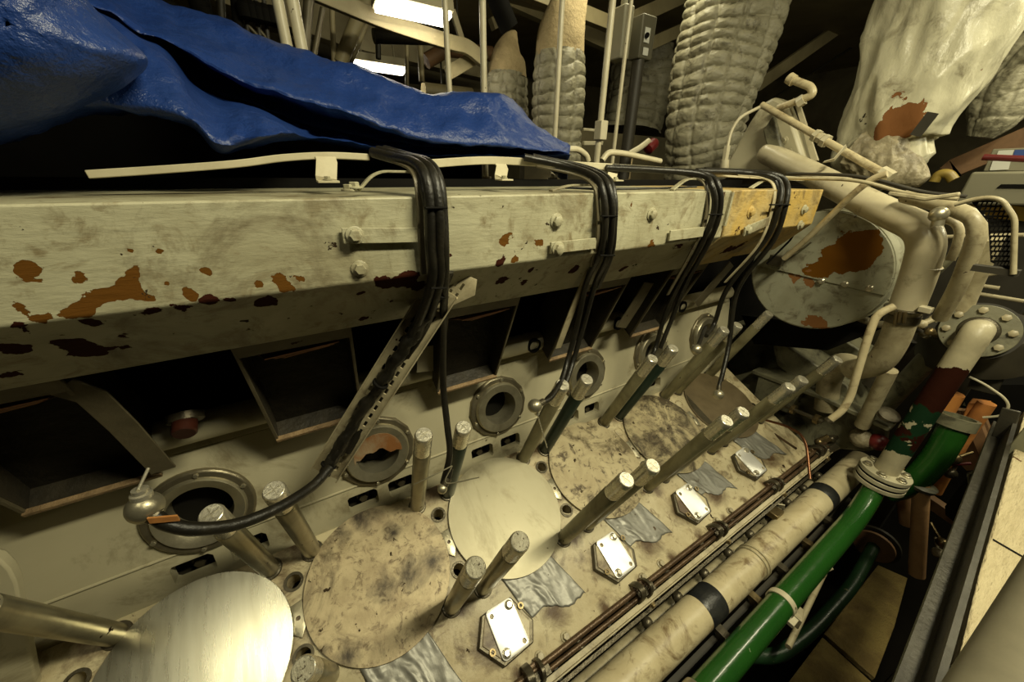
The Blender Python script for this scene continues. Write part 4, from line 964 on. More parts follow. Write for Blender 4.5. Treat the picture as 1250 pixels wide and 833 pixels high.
# ================================================================== RIGHT END: TRUNK, DRUM, BIG PIPE
def wrapped(name, path, X, label, fac, n=120, seed=0, m='trunk'):
    t = thing(name, label, 'exhaust trunk')
    C0 = [PX(a, b, X) for a, b, w in path]; Rr = [w*zc(p)/F*fac for p, (a, b, w) in zip(C0, path)]
    pp = cat([np.append(p, r) for p, r in zip(C0, Rr)], 16); rows = []
    for j, q in enumerate(pp):
        d = nrm(pp[min(j+1, len(pp)-1)][:3]-pp[max(j-1, 0)][:3]); a = nrm(np.cross(d, XH)); b = np.cross(d, a); row = []
        for k in range(n):
            th = 2*pi*k/n; P = q[:3]+(a*cos(th)+b*sin(th))*q[3]
            v = Vector((P[0]*4.5, P[1]*4.5, P[2]*2.4+seed))
            v = Vector((P[0]*4.5, P[1]*4.5, P[2]*1.5+seed)); dd = .035*noise.noise(v)-.080*(abs(noise.noise(v*1.3+Vector((3, 1, 2))))-.25)-.026*(abs(noise.noise(v*2.9))-.2)-(.030 if m == 'foil' else .004)*abs(noise.noise(v*(6 if m == 'foil' else 9)))
            dd += .010*max(0, 1-abs(((th*3/(2*pi)+.3) % 1)-.5)*14)
            row.append(P+(a*cos(th)+b*sin(th))*dd*min(1, q[3]/.15))
        rows.append(row)
    g = grid_mesh(rows, True); g.f.append(tuple(range(n))); g.f.append(tuple(range(len(rows)*n-n, len(rows)*n)))
    obj('canvas_wrap', g, M[m], t, ang=70)
    return t
t = wrapped('exhaust_trunk', [(1245, -190, 125), (1190, -75, 110), (1160, -10, 103), (1140, 50, 100), (1112, 110, 88), (1087, 160, 77), (1082, 190, 64), (1104, 212, 38)], 3.1, 'large crumpled cream canvas-wrapped exhaust trunk with rust patches at upper right', .66)
obj('dark_tab', G().box(PX(1128, 152, 2.78), (.004, .022, .05), XH, nrm((0, 1, .3)), nrm((0, -.3, 1))), M['dark'], t)
close(t)
t = wrapped('trunk_end', [(1040, 185, 30), (1062, 192, 40), (1085, 205, 36), (1112, 214, 26), (1128, 222, 12)], 2.9, 'crumpled dirty wrapping bundle at the foot of the canvas trunk', .62, seed=9, m='foil'); close(t)
quilt('exhaust_column', [(1400, -120, 60), (1290, 40, 52), (1240, 95, 48), (1215, 140, 40), (1195, 168, 18)], 4.2, 'cream quilted pipe end at the right edge beyond the wrapped trunk', 6.2, fac=.6, rh=.14, cw=7, mode='x', n=110)

# grey drum
t = thing('drum_cover', 'grey round drum cover with big brown rust patch and row of screws', 'drum')
dc = A(2.42, .80, -.47); R = .315
def arc(a0, a1, r, x, n=40): return [A(x, dc[1]+r*cos(a), dc[2]+r*sin(a)) for a in np.linspace(a0, a1, n)]
L1, L2 = PX(935, 325, 2.42), PX(1072, 359, 2.42)
a1 = atan2(L1[2]-dc[2], L1[1]-dc[1]); a2 = atan2(L2[2]-dc[2], L2[1]-dc[1])
a2 = a2 % (2*pi); print('DRUM', a1, a2)
obj('upper_face', G().prism(arc(a1, a2, R, 2.42), XH*.012), M['drum'], t, bev=.003)
obj('lower_face', G().prism(arc(a2, a1+2*pi, R, 2.428), XH*.012), M['drum'], t, bev=.003)
obj('shell', G().lathe([(R-.02, .0), (R+.004, .0), (R+.004, .10), (R-.01, .105), (R-.01, .12), (R+.012, .13), (R+.012, .17), (R-.01, .18), (R-.01, .24), (R-.02, .24)], dc+XH*.012, XH, 72, closed=True), M['drum'], t)
obj('inner_disc', G().lathe([(R-.03, .0), (R-.03, .2)], dc+XH*.03, XH, 48), M['dark'], t)
for q in ((1003, 343), (1032, 347), (1062, 352)):
    obj('screw', G().lathe([(.016, 0), (.016, .008), (.010, .013)], PX(q[0], q[1], 2.42), -XH, 16), M['steel'], t)
obj('grab_strap', G().strip(cat(pxs([(958, 312, 2.40), (975, 306, 2.385), (990, 296, 2.40)]), 5), .02, .005, XH), M['duct'], t)
obj('hinge_block', G().box(PX(948, 318, 2.39), (.02, .035, .03)), M['ring_dark'], t, bev=.004)
close(t)
# support rod beside the casing end and cross tube
rod('support_tube', [(957, 316, 2.25), (985, 292, 2.22), (1042, 236, 2.15), (1065, 218, 2.15), (1083, 212, 2.15)], .0135, 'pipe', 'cream tube crossing diagonally in front of the big cream pipe and drum', 'tube', 'x', .12)
rod('thin_rod', [(936, 322, 2.24), (966, 292, 2.24), (987, 240, 2.24)], .005, 'black', 'thin black rod against the yellow casing end', 'rod', 'x', .02)
t = thing('connecting_rod', 'cream rod with coupling nuts running down across the wrapped trunk foot', 'rod')
l = pxs([(930, 128, 2.55), (1002, 169, 2.5), (1082, 214, 2.42)])
obj('rod', G().tube(l, .017, 16), M['pipe'], t)
d = nrm(l[1]-l[0])
for s_, r, h in ((-.03, .030, .022), (.0, .026, .02), (.028, .031, .024)): obj('coupling_nut', G().cyl(l[1]+d*s_-d*h/2, l[1]+d*s_+d*h/2, r, 6), M['white_rail'], t)
obj('end_fitting', G().cyl(l[2]-d*.03, l[2]+d*.025, .028, 8), M['white_rail'], t)
obj('perforated_bracket', G().strip([PX(1033, 178, 2.40), PX(1018, 195, 2.38), PX(1005, 198, 2.36)], .035, .004, XH), M['white_rail'], t, bev=.001)
close(t)
rod('bent_rod', [(933, 128, 2.56), (903, 143, 2.45), (892, 160, 2.42), (886, 190, 2.40)], .009, 'white_rail', 'thin bent tube dropping beside the large quilted column', 'tube', 'x', .06)
solo('union_nut', G().cyl(PX(888, 178, 2.40), PX(885, 196, 2.40), .019, 6).cyl(PX(885, 196, 2.40), PX(884, 210, 2.40), .024, 12), M['white_rail'], 'hexagonal union at the foot of the thin bent tube', 'fitting')
t = thing('crank_handle', 'cream cranked pipe handle standing above the cream bracket', 'handle')
obj('arm', G().tube(fil(pxs([(950, 132, 2.6), (972, 124, 2.6), (993, 116, 2.6), (990, 106, 2.6), (966, 97, 2.6)]), .04), .019, 16), M['pipe'], t)
obj('cap', G().cyl(PX(969, 99, 2.6), PX(963, 95, 2.6), .027, 12), M['pipe'], t)
obj('nut', G().cyl(PX(974, 126, 2.6), PX(982, 121, 2.6), .030, 6), M['white_rail'], t)
close(t)
# bracket housing behind the big pipe
t = thing('pipe_bracket', 'cream cast bracket with sloping sides behind the rounded pipe end', 'bracket')
g = G().prism([PX(a, b, 2.75) for a, b in ((890, 210), (925, 150), (940, 128), (955, 120), (968, 126), (978, 150), (994, 200), (990, 215))], XH*-.10)
b = obj('casting', g, M['wall'], t, bev=.02)
obj('web', G().prism([PX(a, b, 2.62) for a, b in ((936, 160), (948, 142), (962, 190), (945, 200))], XH*-.05), M['grey'], t, bev=.01)
for q in ((938, 163), (957, 172), (962, 186)): obj('bolt', G().hexbolt(PX(*q, 2.62), -XH, .016, .02), M['wall'], t)
obj('side_plate', G().prism([PX(a, b, 2.70) for a, b in ((970, 120), (976, 122), (1000, 196), (993, 198))], XH*-.02), M['white_rail'], t)
close(t)
# big cream pipe: rounded end, long run, elbow, down to the clamp
t = thing('charge_air_pipe', 'big cream pipe with rounded end running down to an elbow and clamped lower bend', 'pipe')
l = pxs([(938, 188, 2.60), (1000, 217, 2.48), (1062, 250, 2.36), (1136, 284, 2.22), (1120, 340, 2.25), (1106, 376, 2.26)])
pth = fil(l, .17, 12); r = .058
d0 = nrm(pth[0]-pth[1]); cap = [pth[0]+d0*r*sin(a) for a in (1.4, 1.15, .9, .6, .3)]
obj('pipe_run', G().tube(cap+pth, [r*cos(a) for a in (1.4, 1.15, .9, .6, .3)]+[r]*len(pth), 32), M['pipe_clean'], t)
d = nrm(l[5]-l[4])
obj('seam_bead', G().lathe([(r, -.003), (r+.003, 0), (r, .003)], l[4]-d*.05, d, 32), M['pipe_dirty'], t)
obj('sleeve_end', G().lathe([(r+.012, -.004), (r+.014, 0), (r+.012, .004), (r-.01, .004), (r-.01, -.004)], l[5], d, 32, closed=True), M['ring_dark'], t)
l2 = pxs([(1106, 376, 2.27), (1090, 420, 2.29), (1072, 446, 2.32), (1040, 452, 2.40)])
obj('lower_bend', G().tube(fil(l2, .12, 10), .053, 30), M['pipe_dirty'], t)
dd = nrm(l2[1]-l2[0]); c = l2[0]+dd*.045
obj('hose_clamp', G().lathe([(.053, -.018), (.058, -.018), (.058, .018), (.053, .018)], c, dd, 32, closed=True), M['ring_dark'], t)
for q in ((1094, 388), (1099, 386), (1105, 387)): obj('clamp_screw', G().cyl(PX(q[0], q[1]-6, 2.17), PX(q[0]-2, q[1]+8, 2.17), .006, 10), M['brass'], t)
obj('clamp_lug', G().box(PX(1130, 378, 2.22), (.02, .02, .012)), M['white_rail'], t, bev=.003)
close(t)
rod('return_bend', [(1052, 452, 2.65), (1026, 440, 2.7), (1012, 462, 2.75), (1008, 500, 2.75)], .06, 'pipe_dirty', 'dirty cream return bend going down behind the thin open-ended tube', 'pipe', 'x', .14, n=28)
rod('angled_pipe', [(1086, 452, 2.6), (1052, 520, 2.7)], .035, 'pipe_dirty', 'straight cream pipe slanting below the big pipe bend', 'pipe', 'x')
t = thing('drain_tube', 'thin cream open-ended tube bent down in front of the return bend', 'tube')
pp = fil(pxs([(1092, 374, 2.15), (1070, 384, 2.12), (1060, 410, 2.10), (1048, 450, 2.10), (1038, 485, 2.10), (1028, 502, 2.08), (1013, 513, 2.05)]), .06)
obj('tube', G().tube(pp, .0155, 16), M['pipe'], t)
d = nrm(pp[-1]-pp[-2])
obj('open_end', G().lathe([(.0155, 0), (.019, .002), (.019, .016), (.012, .016), (.012, .004)], pp[-1]-d*.004, d, 20), M['ring_dark'], t)
obj('bore', G().cyl(pp[-1], pp[-1]+d*.010, .0118, 16), M['black'], t)
close(t)
# long flat bars over the big pipe
rod('long_conduit', [(955, 218, 2.10), (1000, 218, 2.1), (1050, 220, 2.1), (1110, 238, 2.1), (1170, 243, 2.1)], .007, 'pipe_dirty', 'long thin conduit laid across the top of the big cream pipe', 'conduit', 'x', .1)
rod('long_conduit', [(960, 212, 2.2), (1050, 214, 2.2), (1130, 236, 2.2), (1180, 240, 2.2)], .007, 'dark', 'upper dark conduit laid across the big cream pipe', 'conduit', 'x', .1)
bar('flat_bar', [(1085, 236, 2.0), (1130, 243, 2.0), (1172, 237, 2.0)], .014, .02, 'pipe_dirty', 'flat cream bar bent above the pipe elbow', 'bar', 'x')
rod('grey_bent_pipe', [(1105, 240, 2.25), (1160, 253, 2.15), (1190, 266, 2.12), (1194, 285, 2.12), (1172, 345, 2.2), (1148, 388, 2.3)], .026, 'pipe_dirty', 'grey-cream pipe bent downwards right of the big elbow', 'pipe', 'x', .07, n=20)
rod('small_loop_pipe', [(1150, 268, 2.2), (1166, 271, 2.2), (1172, 282, 2.2), (1168, 300, 2.2), (1160, 318, 2.2)], .014, 'pipe_dirty', 'small looping pipe between the big elbow and grey bent pipe', 'pipe', 'x', .04)
solo('ball_joint', G().sphere(PX(1146, 262, 2.1), .028, 12).cyl(PX(1146, 266, 2.1), PX(1144, 276, 2.1), .018), M['ring'], 'round steel ball joint above the big elbow', 'joint')
rod('far_pipe', [(1210, 290, 2.7), (1180, 360, 2.8), (1165, 400, 2.8)], .04, 'pipe_dirty', 'cream strut behind the grey bent pipe', 'pipe', 'x')

# perforated guard
t = thing('perforated_guard', 'black perforated metal guard with cream rim at the right edge', 'guard')
ou = [(1186, 247), (1208, 242), (1222, 246), (1238, 268), (1236, 332), (1209, 320), (1206, 272)]
P = [PX(a, b, 2.0) for a, b in ou]
pl = obj('mesh_plate', G().prism(P, XH*.004), M['black'], t)
ck = G()
lf = lambda yy: PX(np.interp(yy, [246, 272, 320, 332], [1189, 1206, 1209, 1228]), yy, 2.0)
rt = lambda yy: PX(np.interp(yy, [246, 268, 332], [1222, 1238, 1236]), yy, 2.0)
for j in range(13):
    yy = 249+j*6.1; a_, b_ = lf(yy), rt(yy); w_ = abs(a_[1]-b_[1])
    hz = abs(PX(1220, yy, 2.0)[2]-PX(1220, yy+6.1, 2.0)[2])
    for i in range(5): ck.box(a_+(b_-a_)*((i+.8)/5.6), (.02, w_/5.6*.33, hz*.33))
cut(pl, ck)
obj('rim', G().tube(fil([PX(a, b, 1.99) for a, b in ((1165, 250), (1190, 243), (1210, 241), (1224, 245), (1239, 267), (1237, 335))], .02), .007, 12), M['pipe_dirty'], t)
obj('back_rail', G().box(PX(1215, 330, 2.01), (.02, .05, .01)), M['dark'], t)
close(t)
# grey machine, yellow rail, label panel
bar('yellow_rail', [(1140, 250, 3.6), (1260, 262, 3.6)], .075, .05, 'yellowpaint', 'bright yellow rail below the grey machine at right edge', 'rail', 'x')
t = thing('grey_machine', 'smooth grey machine housing with dark slot at the right edge', 'machine')
g = G().prism([PX(a, b, 3.4) for a, b in ((1167, 244), (1186, 210), (1330, 208), (1330, 252), (1167, 250))], XH*.5)
hs = obj('housing', g, M['machine'], t, bev=.012)
b0, b1 = PX(1180, 250, 3.5), PX(1330, 250, 3.5)
obj('base', G().box(A(3.75, (b0[1]+b1[1])/2, (b0[2]-CZ)/2-.02), (.15, abs(b0[1]-b1[1])/2, (b0[2]+CZ)/2-.02)), M['dark'], t)
obj('slot', G().prism([PX(a, b, 3.395) for a, b in ((1216, 230), (1222, 225), (1330, 225), (1330, 231))], XH*.008), M['black'], t)
close(t)
t = thing('label_panel', 'tilted grey panel with white and blue labels above the grey machine', 'panel')
obj('panel', G().prism([PX(a, b, 3.7) for a, b in ((1200, 209), (1212, 182), (1320, 178), (1320, 209))], XH*.03), M['machine'], t, bev=.004)
obj('white_label', G().prism([PX(a, b, 3.69) for a, b in ((1219, 184), (1238, 183), (1235, 192), (1215, 193))], XH*.004), M['paper'], t)
obj('white_label', G().prism([PX(a, b, 3.69) for a, b in ((1212, 196), (1234, 196), (1231, 207), (1208, 208))], XH*.004), M['paper'], t)
obj('blue_label', G().prism([PX(a, b, 3.69) for a, b in ((1239, 183), (1300, 181), (1300, 191), (1236, 192))], XH*.004), M['blue_paper'], t)
close(t)
rod('red_bar', [(1200, 192, 3.5), (1270, 195, 3.5)], .016, 'red', 'dark red bar crossing in front of the labelled panel', 'bar', 'x')
rod('yellow_hose', [(1140, 222, 3.3), (1146, 212, 3.3), (1158, 212, 3.3), (1164, 220, 3.3)], .024, 'yellow_dirty', 'yellow bent hose at the foot of the wrapped trunk', 'hose', 'x', .06)
bar('background_strip', [(1160, 210, 4.6), (1165, 205, 4.6), (1260, 165, 4.6)], .14, .05, 'brown', 'dim brown girder behind the labelled panel', 'girder', 'x')

# clutter shelf between guard and flange: grating bars
for i, (a, b, c, d) in enumerate(((1170, 345, 1220, 352), (1165, 354, 1250, 368), (1180, 325, 1208, 318), (1175, 318, 1205, 312), (1190, 338, 1240, 330), (1120, 290, 1250, 287))):
    rod('grating_bar', [(a, b, 3.1), (c, d, 3.1)], .010, 'pipe_dirty', 'thin pale bar of the rack behind the bolted flange, %s of six' % ['third', 'lowest', 'second', 'topmost but one', 'fourth', 'longest and topmost'][i], 'bar', 'x', grp='thin pale bars behind the bolted flange')
solo('dark_drum', G().lathe([(.20, 0), (.21, .02), (.21, .2)], PX(1195, 398, 3.05), nrm((.3, -.15, -.95)), 40), M['dark'], 'dark round drum lid behind the bolted flange', 'drum')

# riser with bolted flange, peeling paint and the triple flange
t = thing('riser_pipe', 'cream riser pipe with bolted top flange, peeling green and dark red patches', 'pipe')
fc = PX(1194, 404, 2.75); nf = nrm(-ray(1194, 404)+A(0, 0, .10)); fr = .126
obj('top_flange', G().lathe([(.05, -.02), (fr-.002, -.02), (fr, -.018), (fr, -.002), (fr-.002, 0), (.05, 0)], fc, nf, 56, closed=True), M['grey'], t)
obj('back_flange', G().lathe([(.05, -.055), (fr+.012, -.055), (fr+.012, -.03), (.05, -.03)], fc, nf, 56, closed=True), M['dark'], t)
a = nrm(np.cross(nf, ZH)); b = np.cross(nf, a)
for k in range(8):
    q = 2*pi*k/8+.2; obj('flange_bolt', G().hexbolt(fc+(a*cos(q)+b*sin(q))*fr*.79, nf, .0165, .016, False), M['pipe_dirty'], t)
tf = PX(1078, 580, 2.60); ax = nrm(fc+nf*.095-tf)
pth = fil([fc+nf*-.02, fc+nf*.095, tf+ax*.03], .10, 10)
obj('riser', G().tube(pth, .052, 32), M['patchy'], t)
obj('weld_collar', G().lathe([(.052, 0), (.068, 0), (.062, .012), (.052, .016)], fc, nf, 40, closed=True), M['ring_dark'], t)
for k in range(3): obj('flange_plate', G().lathe([(.04, 0), (.108, 0), (.11, .002), (.11, .022), (.108, .024), (.04, .024)], tf+ax*(-.060+.036*k), ax, 48, closed=True), M['wall'], t)
obj('gasket', G().cyl(tf-ax*.058, tf+ax*.034, .106, 40), M['black'], t)
a = nrm(np.cross(ax, YH)); b = np.cross(ax, a)
for k in range(6):
    q = 2*pi*k/6; obj('flange_nut', G().hexbolt(tf+ax*.038+(a*cos(q)+b*sin(q))*.084, ax, .015, .016), M['ring'], t)
close(t)

# ================================================================== PIPES ALONG THE ENGINE SIDE
t = thing('cream_main_pipe', 'thick cream pipe with two black tape bands running along the engine side', 'pipe')
y_, z_, r_ = .345, -1.715, .0715
def along(px_, py_, y, z):      # x where the pipe axis passes the picture column
    r = ray(px_, py_); return z/r[2]*r[0]
obj('pipe', G().tube([A(-.2, y_, z_), A(2.95, y_, z_)], r_, 40), M['pipe'], t)
for q in (1.405, 2.06): pass
for (px_, py_, w) in ((866, 733, .055), (1003, 598, .045)):
    x = along(px_, py_, y_, z_+.05)
    obj('black_band', G().lathe([(r_+.0005, -w), (r_+.0018, -w+.002), (r_+.0018, w-.002), (r_+.0005, w)], A(x, y_, z_), XH, 40), M['band'], t)
x = along(925, 680, y_, z_+.05)
for dx in (-.012, .012): obj('ring_clamp', G().lathe([(r_, -.005), (r_+.006, -.004), (r_+.006, .004), (r_, .005)], A(x+dx, y_, z_), XH, 40), M['pipe_dirty'], t)
close(t)
solo('pipe_support', G().box(A(1.95, .42, -1.66), (.035, .03, .018)), M['brass'], 'small square block beside the cream main pipe near its ring clamp', 'block', bev=.003)
t = thing('green_main_pipe', 'glossy green pipe with cream clamp running below the cream main pipe', 'pipe')
gy, gz, gr = .178, -1.66, .0495
tfb = tf-ax*.055
obj('pipe', G().tube(fil([A(-.1, gy-.03, gz), A(.9, gy-.01, gz), A(2.32, gy, gz), tfb-ax*.03], .16, 12)+[tfb], gr, 36), M['green'], t)
x = along(940, 715, gy, gz+.04)
obj('pipe_clamp', G().lathe([(gr, -.014), (gr+.005, -.014), (gr+.005, .014), (gr, .014)], A(x, gy-.004, gz), XH, 40, closed=True), M['white_rail'], t)
obj('clamp_foot', G().box(A(x, gy-.055, gz-.045), (.022, .02, .010)), M['white_rail'], t, bev=.002)
x2 = along(850, 826, gy, gz+.04)
obj('end_collar', G().lathe([(gr, -.10), (gr+.010, -.10), (gr+.010, .0), (gr, .0)], A(x2-.02, gy-.012, gz), XH, 40, closed=True), M['ring'], t)
close(t)
solo('clamp_strut', G().tube([PZ(962, 790, -1.95), PZ(1006, 700, -1.95)], .013, 12), M['pipe_dirty'], 'pale strut below the green main pipe clamp', 'strut')
solo('clamp_block', G().box(PZ(972, 752, -1.86), (.035, .02, .03), nrm((1, .3, 0)), YH, ZH), M['pipe_dirty'], 'pale square block beneath the clamp of the green main pipe', 'block', bev=.003)
t = thing('green_branch', 'short glossy green branch pipe with grey collar behind the triple flange', 'pipe')
l = pxs([(1168, 515, 2.9), (1142, 562, 2.85), (1112, 592, 2.8), (1085, 600, 2.8)])
obj('pipe', G().tube(fil(l, .10, 10), .062, 30), M['green'], t)
d = nrm(l[0]-l[1]); obj('collar', G().lathe([(.062, -.03), (.078, -.03), (.078, .03), (.062, .03)], l[0], d, 36, closed=True), M['grey'], t)
close(t)
t = thing('dark_green_pipe', 'dark green lower pipe with rusty flange curving under the green main pipe', 'pipe')
l = [PZ(a, b, -2.15) for a, b in ((1066, 668), (1040, 716), (990, 772), (948, 803), (905, 800))]
obj('pipe', G().tube(fil(l, .12, 10), .032, 26), M['green_dark'], t)
d = nrm(l[0]-l[1]); obj('flange', G().lathe([(.03, 0), (.10, 0), (.10, .02), (.03, .02)], l[0], d, 40, closed=True), M['brown'], t)
obj('flange', G().lathe([(.03, .03), (.12, .03), (.12, .05), (.03, .05)], l[0], d, 40, closed=True), M['dark'], t)
close(t)
# oily linkages between the two pipes
for k in range(7):
    u = k/6; P = PZ(1003+52*u, 700-88*u, -1.92)
    solo('linkage_piece', G().sphere(P, .022, 8).cyl(P, P+A(.05, -.02, .03), .008).cyl(P, P+A(-.04, .02, -.04), .011, 6), M['brass' if k % 2 else 'pipe_dirty'], 'small greasy linkage piece under the green main pipe, %s from the clamp' % ORD[k], 'linkage', 'greasy linkage pieces below the green main pipe')
for k in range(9):
    x = .9+.2*k
    solo('gap_fitting', G().cyl(A(x, .38, -1.95), A(x+.05, .42, -1.72), .014, 10).sphere(A(x+.05, .43, -1.71), .024, 8), M['ring_dark'], 'small oily fitting in the gap by the cream main pipe, %s from near end' % ORD[k], 'fitting', 'oily fittings in the dark gap beside the deck')
rod('white_wire', [(922, 625, 1.9), (940, 614, 1.95), (958, 617, 2.0)], .003, 'white_rail', 'thin white wire between the deck edge and the cream main pipe', 'wire', 'x')

# end structure beyond the deck
t = thing('end_beam', 'olive-grey sloping beam with rim beyond the last stud', 'beam')
obj('web', G().prism([PX(a, b, 2.8) for a, b in ((862, 470), (930, 450), (1010, 480), (1085, 515), (1080, 545), (1060, 552), (985, 545), (930, 520), (880, 495))], XH*.06), M['grey'], t, bev=.01)
obj('rim', G().strip([PX(a, b, 2.74) for a, b in ((922, 452), (1010, 485), (1090, 522))], .03, .10, ZH), M['grey'], t, bev=.006)
obj('boss', G().lathe([(.05, 0), (.05, .02), (.035, .025)], PX(1083, 508, 2.68), nrm((-.3, -.3, 1)), 24), M['ring_dark'], t)
close(t)
solo('pedestal_box', G().prism([PX(a, b, 2.70) for a, b in ((926, 457), (918, 488), (960, 505), (985, 470))], XH*.25), M['grey'], 'small grey box with dark oily top between the last studs and the end beam', 'box', bev=.008)
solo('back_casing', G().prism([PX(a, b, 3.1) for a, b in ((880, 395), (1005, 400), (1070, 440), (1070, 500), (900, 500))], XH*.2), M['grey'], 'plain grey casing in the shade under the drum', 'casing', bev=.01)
solo('under_drum_shade', G().prism([PX(a, b, 2.75) for a, b in ((905, 385), (1010, 398), (1080, 350), (1080, 400), (1010, 428), (920, 420))], XH*.15), M['black'], 'black band standing in for the shade directly under the drum', 'machinery')  # black slab put in as painted shade beneath the drum
t = thing('valve_fitting', 'brass-coloured valve fitting with two collars at the end of the deck', 'valve')
p, q = PX(968, 500, 2.5), PX(997, 512, 2.5); d = nrm(q-p)
obj('spindle', G().cyl(p-d*.06, q+d*.03, .012, 14), M['ring_dark'], t)
obj('collar', G().cyl(p-d*.008, p+d*.012, .032, 20), M['brass'], t); obj('collar', G().cyl(q-d*.012, q+d*.012, .030, 8), M['brass'], t)
close(t)
rod('copper_line', [(905, 505, 2.35), (960, 520, 2.35), (978, 530, 2.3), (985, 545, 2.25), (989, 585, 2.15)], .0075, 'copperpipe', 'thin copper line looping round the end of the deck', 'pipe', 'x', .05)
rod('copper_line', [(900, 497, 2.4), (945, 530, 2.35), (972, 548, 2.3)], .007, 'oxide', 'brown line running across the end of the deck', 'pipe', 'x', .05)
rod('end_hose', [(884, 468, 2.5), (905, 490, 2.5), (930, 505, 2.5), (948, 530, 2.45)], .014, 'black', 'black hose lying along the end of the deck behind the dark disc', 'hose', 'x', .05)
for i, (a, b) in enumerate(((968, 545), (985, 552), (1000, 540), (1010, 550), (960, 532), (1015, 536))):
    P = PX(a, b, 2.6+.04*i); solo('end_fitting', G().cyl(P, P+A(.03, -.03, .05), .022, 8).sphere(P, .026, 8), M['ring_dark' if i % 2 else 'brass'], 'small oily fitting at the far end of the control rods, %s of the cluster' % ['middle lower', 'lowest', 'topmost', 'right', 'leftmost', 'farthest right'][i], 'fitting', 'oily fittings at the far end of the control rods')
solo('rag_bundle', G().sphere(PX(1052, 535, 2.75), .06, 10), M['foil'], 'crumpled dirty wrap at the far end of the cream main pipe', 'wrap')
solo('red_handwheel', G().sphere(PX(1072, 540, 2.75), .05, 12), M['red'], 'dark red knob behind the riser pipe above the triple flange', 'knob')

# ================================================================== LOWER RIGHT
t = thing('orange_post', 'orange-tan pipe post standing below the green branch', 'post')
obj('post', G().cyl(PX(1125, 590, 2.8), PX(1119, 702, 2.8), .036, 28), M['tan'], t)
obj('cap_plate', G().lathe([(.055, 0), (.06, .02), (.04, .03)], PX(1125, 596, 2.8), ZH, 28), M['grey'], t)
close(t)
rod('tan_pipe', [(1100, 575, 3.2), (1110, 640, 3.2)], .05, 'tan', 'second tan post partly hidden behind the triple flange', 'pipe', 'x')
rod('orange_pipe', [(1205, 492, 3.1), (1172, 540, 3.1), (1140, 600, 3.1)], .035, 'orange', 'slanting orange pipe right of the green branch', 'pipe', 'x')
rod('orange_pipe', [(1162, 480, 3.0), (1146, 508, 3.0)], .05, 'orange', 'short orange stub above the green branch collar', 'pipe', 'x')
solo('orange_block', G().prism([PX(a, b, 3.1) for a, b in ((1182, 492), (1206, 496), (1190, 520), (1172, 516))], XH*.1), M['orange'], 'bright orange wedge block near the dark recess', 'block', bev=.005)
solo('orange_block', G().prism([PX(a, b, 3.3) for a, b in ((1070, 474), (1092, 474), (1086, 486), (1066, 486))], XH*.1), M['orange'], 'small orange block behind the big pipe leg', 'block', bev=.005)
solo('timber_board', G().prism([PX(a, b, 3.4) for a, b in ((1160, 500), (1200, 505), (1225, 570), (1180, 575), (1150, 545))], XH*.05), M['brown'], 'brown timber board behind the slanting orange pipe', 'board')
bar('timber_post', [(1183, 500, 3.3), (1213, 575, 3.3)], .06, .05, 'brown', 'brown timber post leaning behind the orange pipe', 'post', 'x', side=YH)
bar('timber_rail', [(1125, 605, 3.2), (1190, 650, 3.2)], .07, .06, 'brown', 'brown timber rail low behind the tan post', 'rail', 'x')
solo('dark_recess', G().prism([PX(a, b, 3.7) for a, b in ((1170, 470), (1300, 470), (1300, 600), (1215, 600))], XH*.2), M['black'], 'black panel filling the dark recess right of the orange pipe', 'cabinet')  # black slab put in to make the recess dark
rod('thin_white_wire', [(1200, 510, 2.9), (1225, 508, 2.9), (1232, 495, 2.9), (1225, 485, 2.9), (1200, 468, 2.9), (1183, 460, 2.9)], .006, 'white_rail', 'thin pale wire curling over the black panel', 'wire', 'x', .08)
bar('dark_strap', [(1198, 478, 3.0), (1216, 440, 3.0)], .10, .02, 'dark', 'dark flat strap below the bolted flange', 'strap', 'x', side=YH)
for i, (a, b, c, m) in enumerate(((1150, 568, 2.9, 'red'), (1165, 560, 2.9, 'brass'), (1160, 578, 2.9, 'ring_dark'), (1145, 675, 3.0, 'foil'), (1150, 663, 3.0, 'brass'))):
    solo('loose_scrap', G().sphere(PX(a, b, c), .03, 6, nrm((i, 1, .3))).cyl(PX(a, b, c), PX(a, b, c)+A(.06, .04*(i-2), .05), .008, 8), M[m], ['small red scrap by the green branch collar', 'small brass fitting by the green branch collar', 'small dark fitting below the green branch collar', 'small crumpled foil scrap beside the tan post foot', 'small brass scrap beside the tan post'][i], 'scrap', 'small scraps among the lower right pipes')
# floor plates far below
g = G(); 
def fplate(l, label): return solo('floor_plate', G().prism([PZ(a, b, -2.9) for a, b in l], A(0, 0, -.04)), M['floor'], label, 'floor plate', bev=.004)
fplate([(950, 850), (1004, 778), (1064, 833), (1048, 870)], 'ochre floor plate at the bottom edge, nearer one')
fplate([(1006, 774), (1072, 690), (1108, 706), (1092, 765), (1068, 828)], 'ochre and brown floor plate below the dark green pipe')
solo('bilge_frame', G().box(A(2.0, -.1, -3.15), (1.6, .02, .2)), M['dark'], 'dark steel frame edge under the floor plates', 'frame')
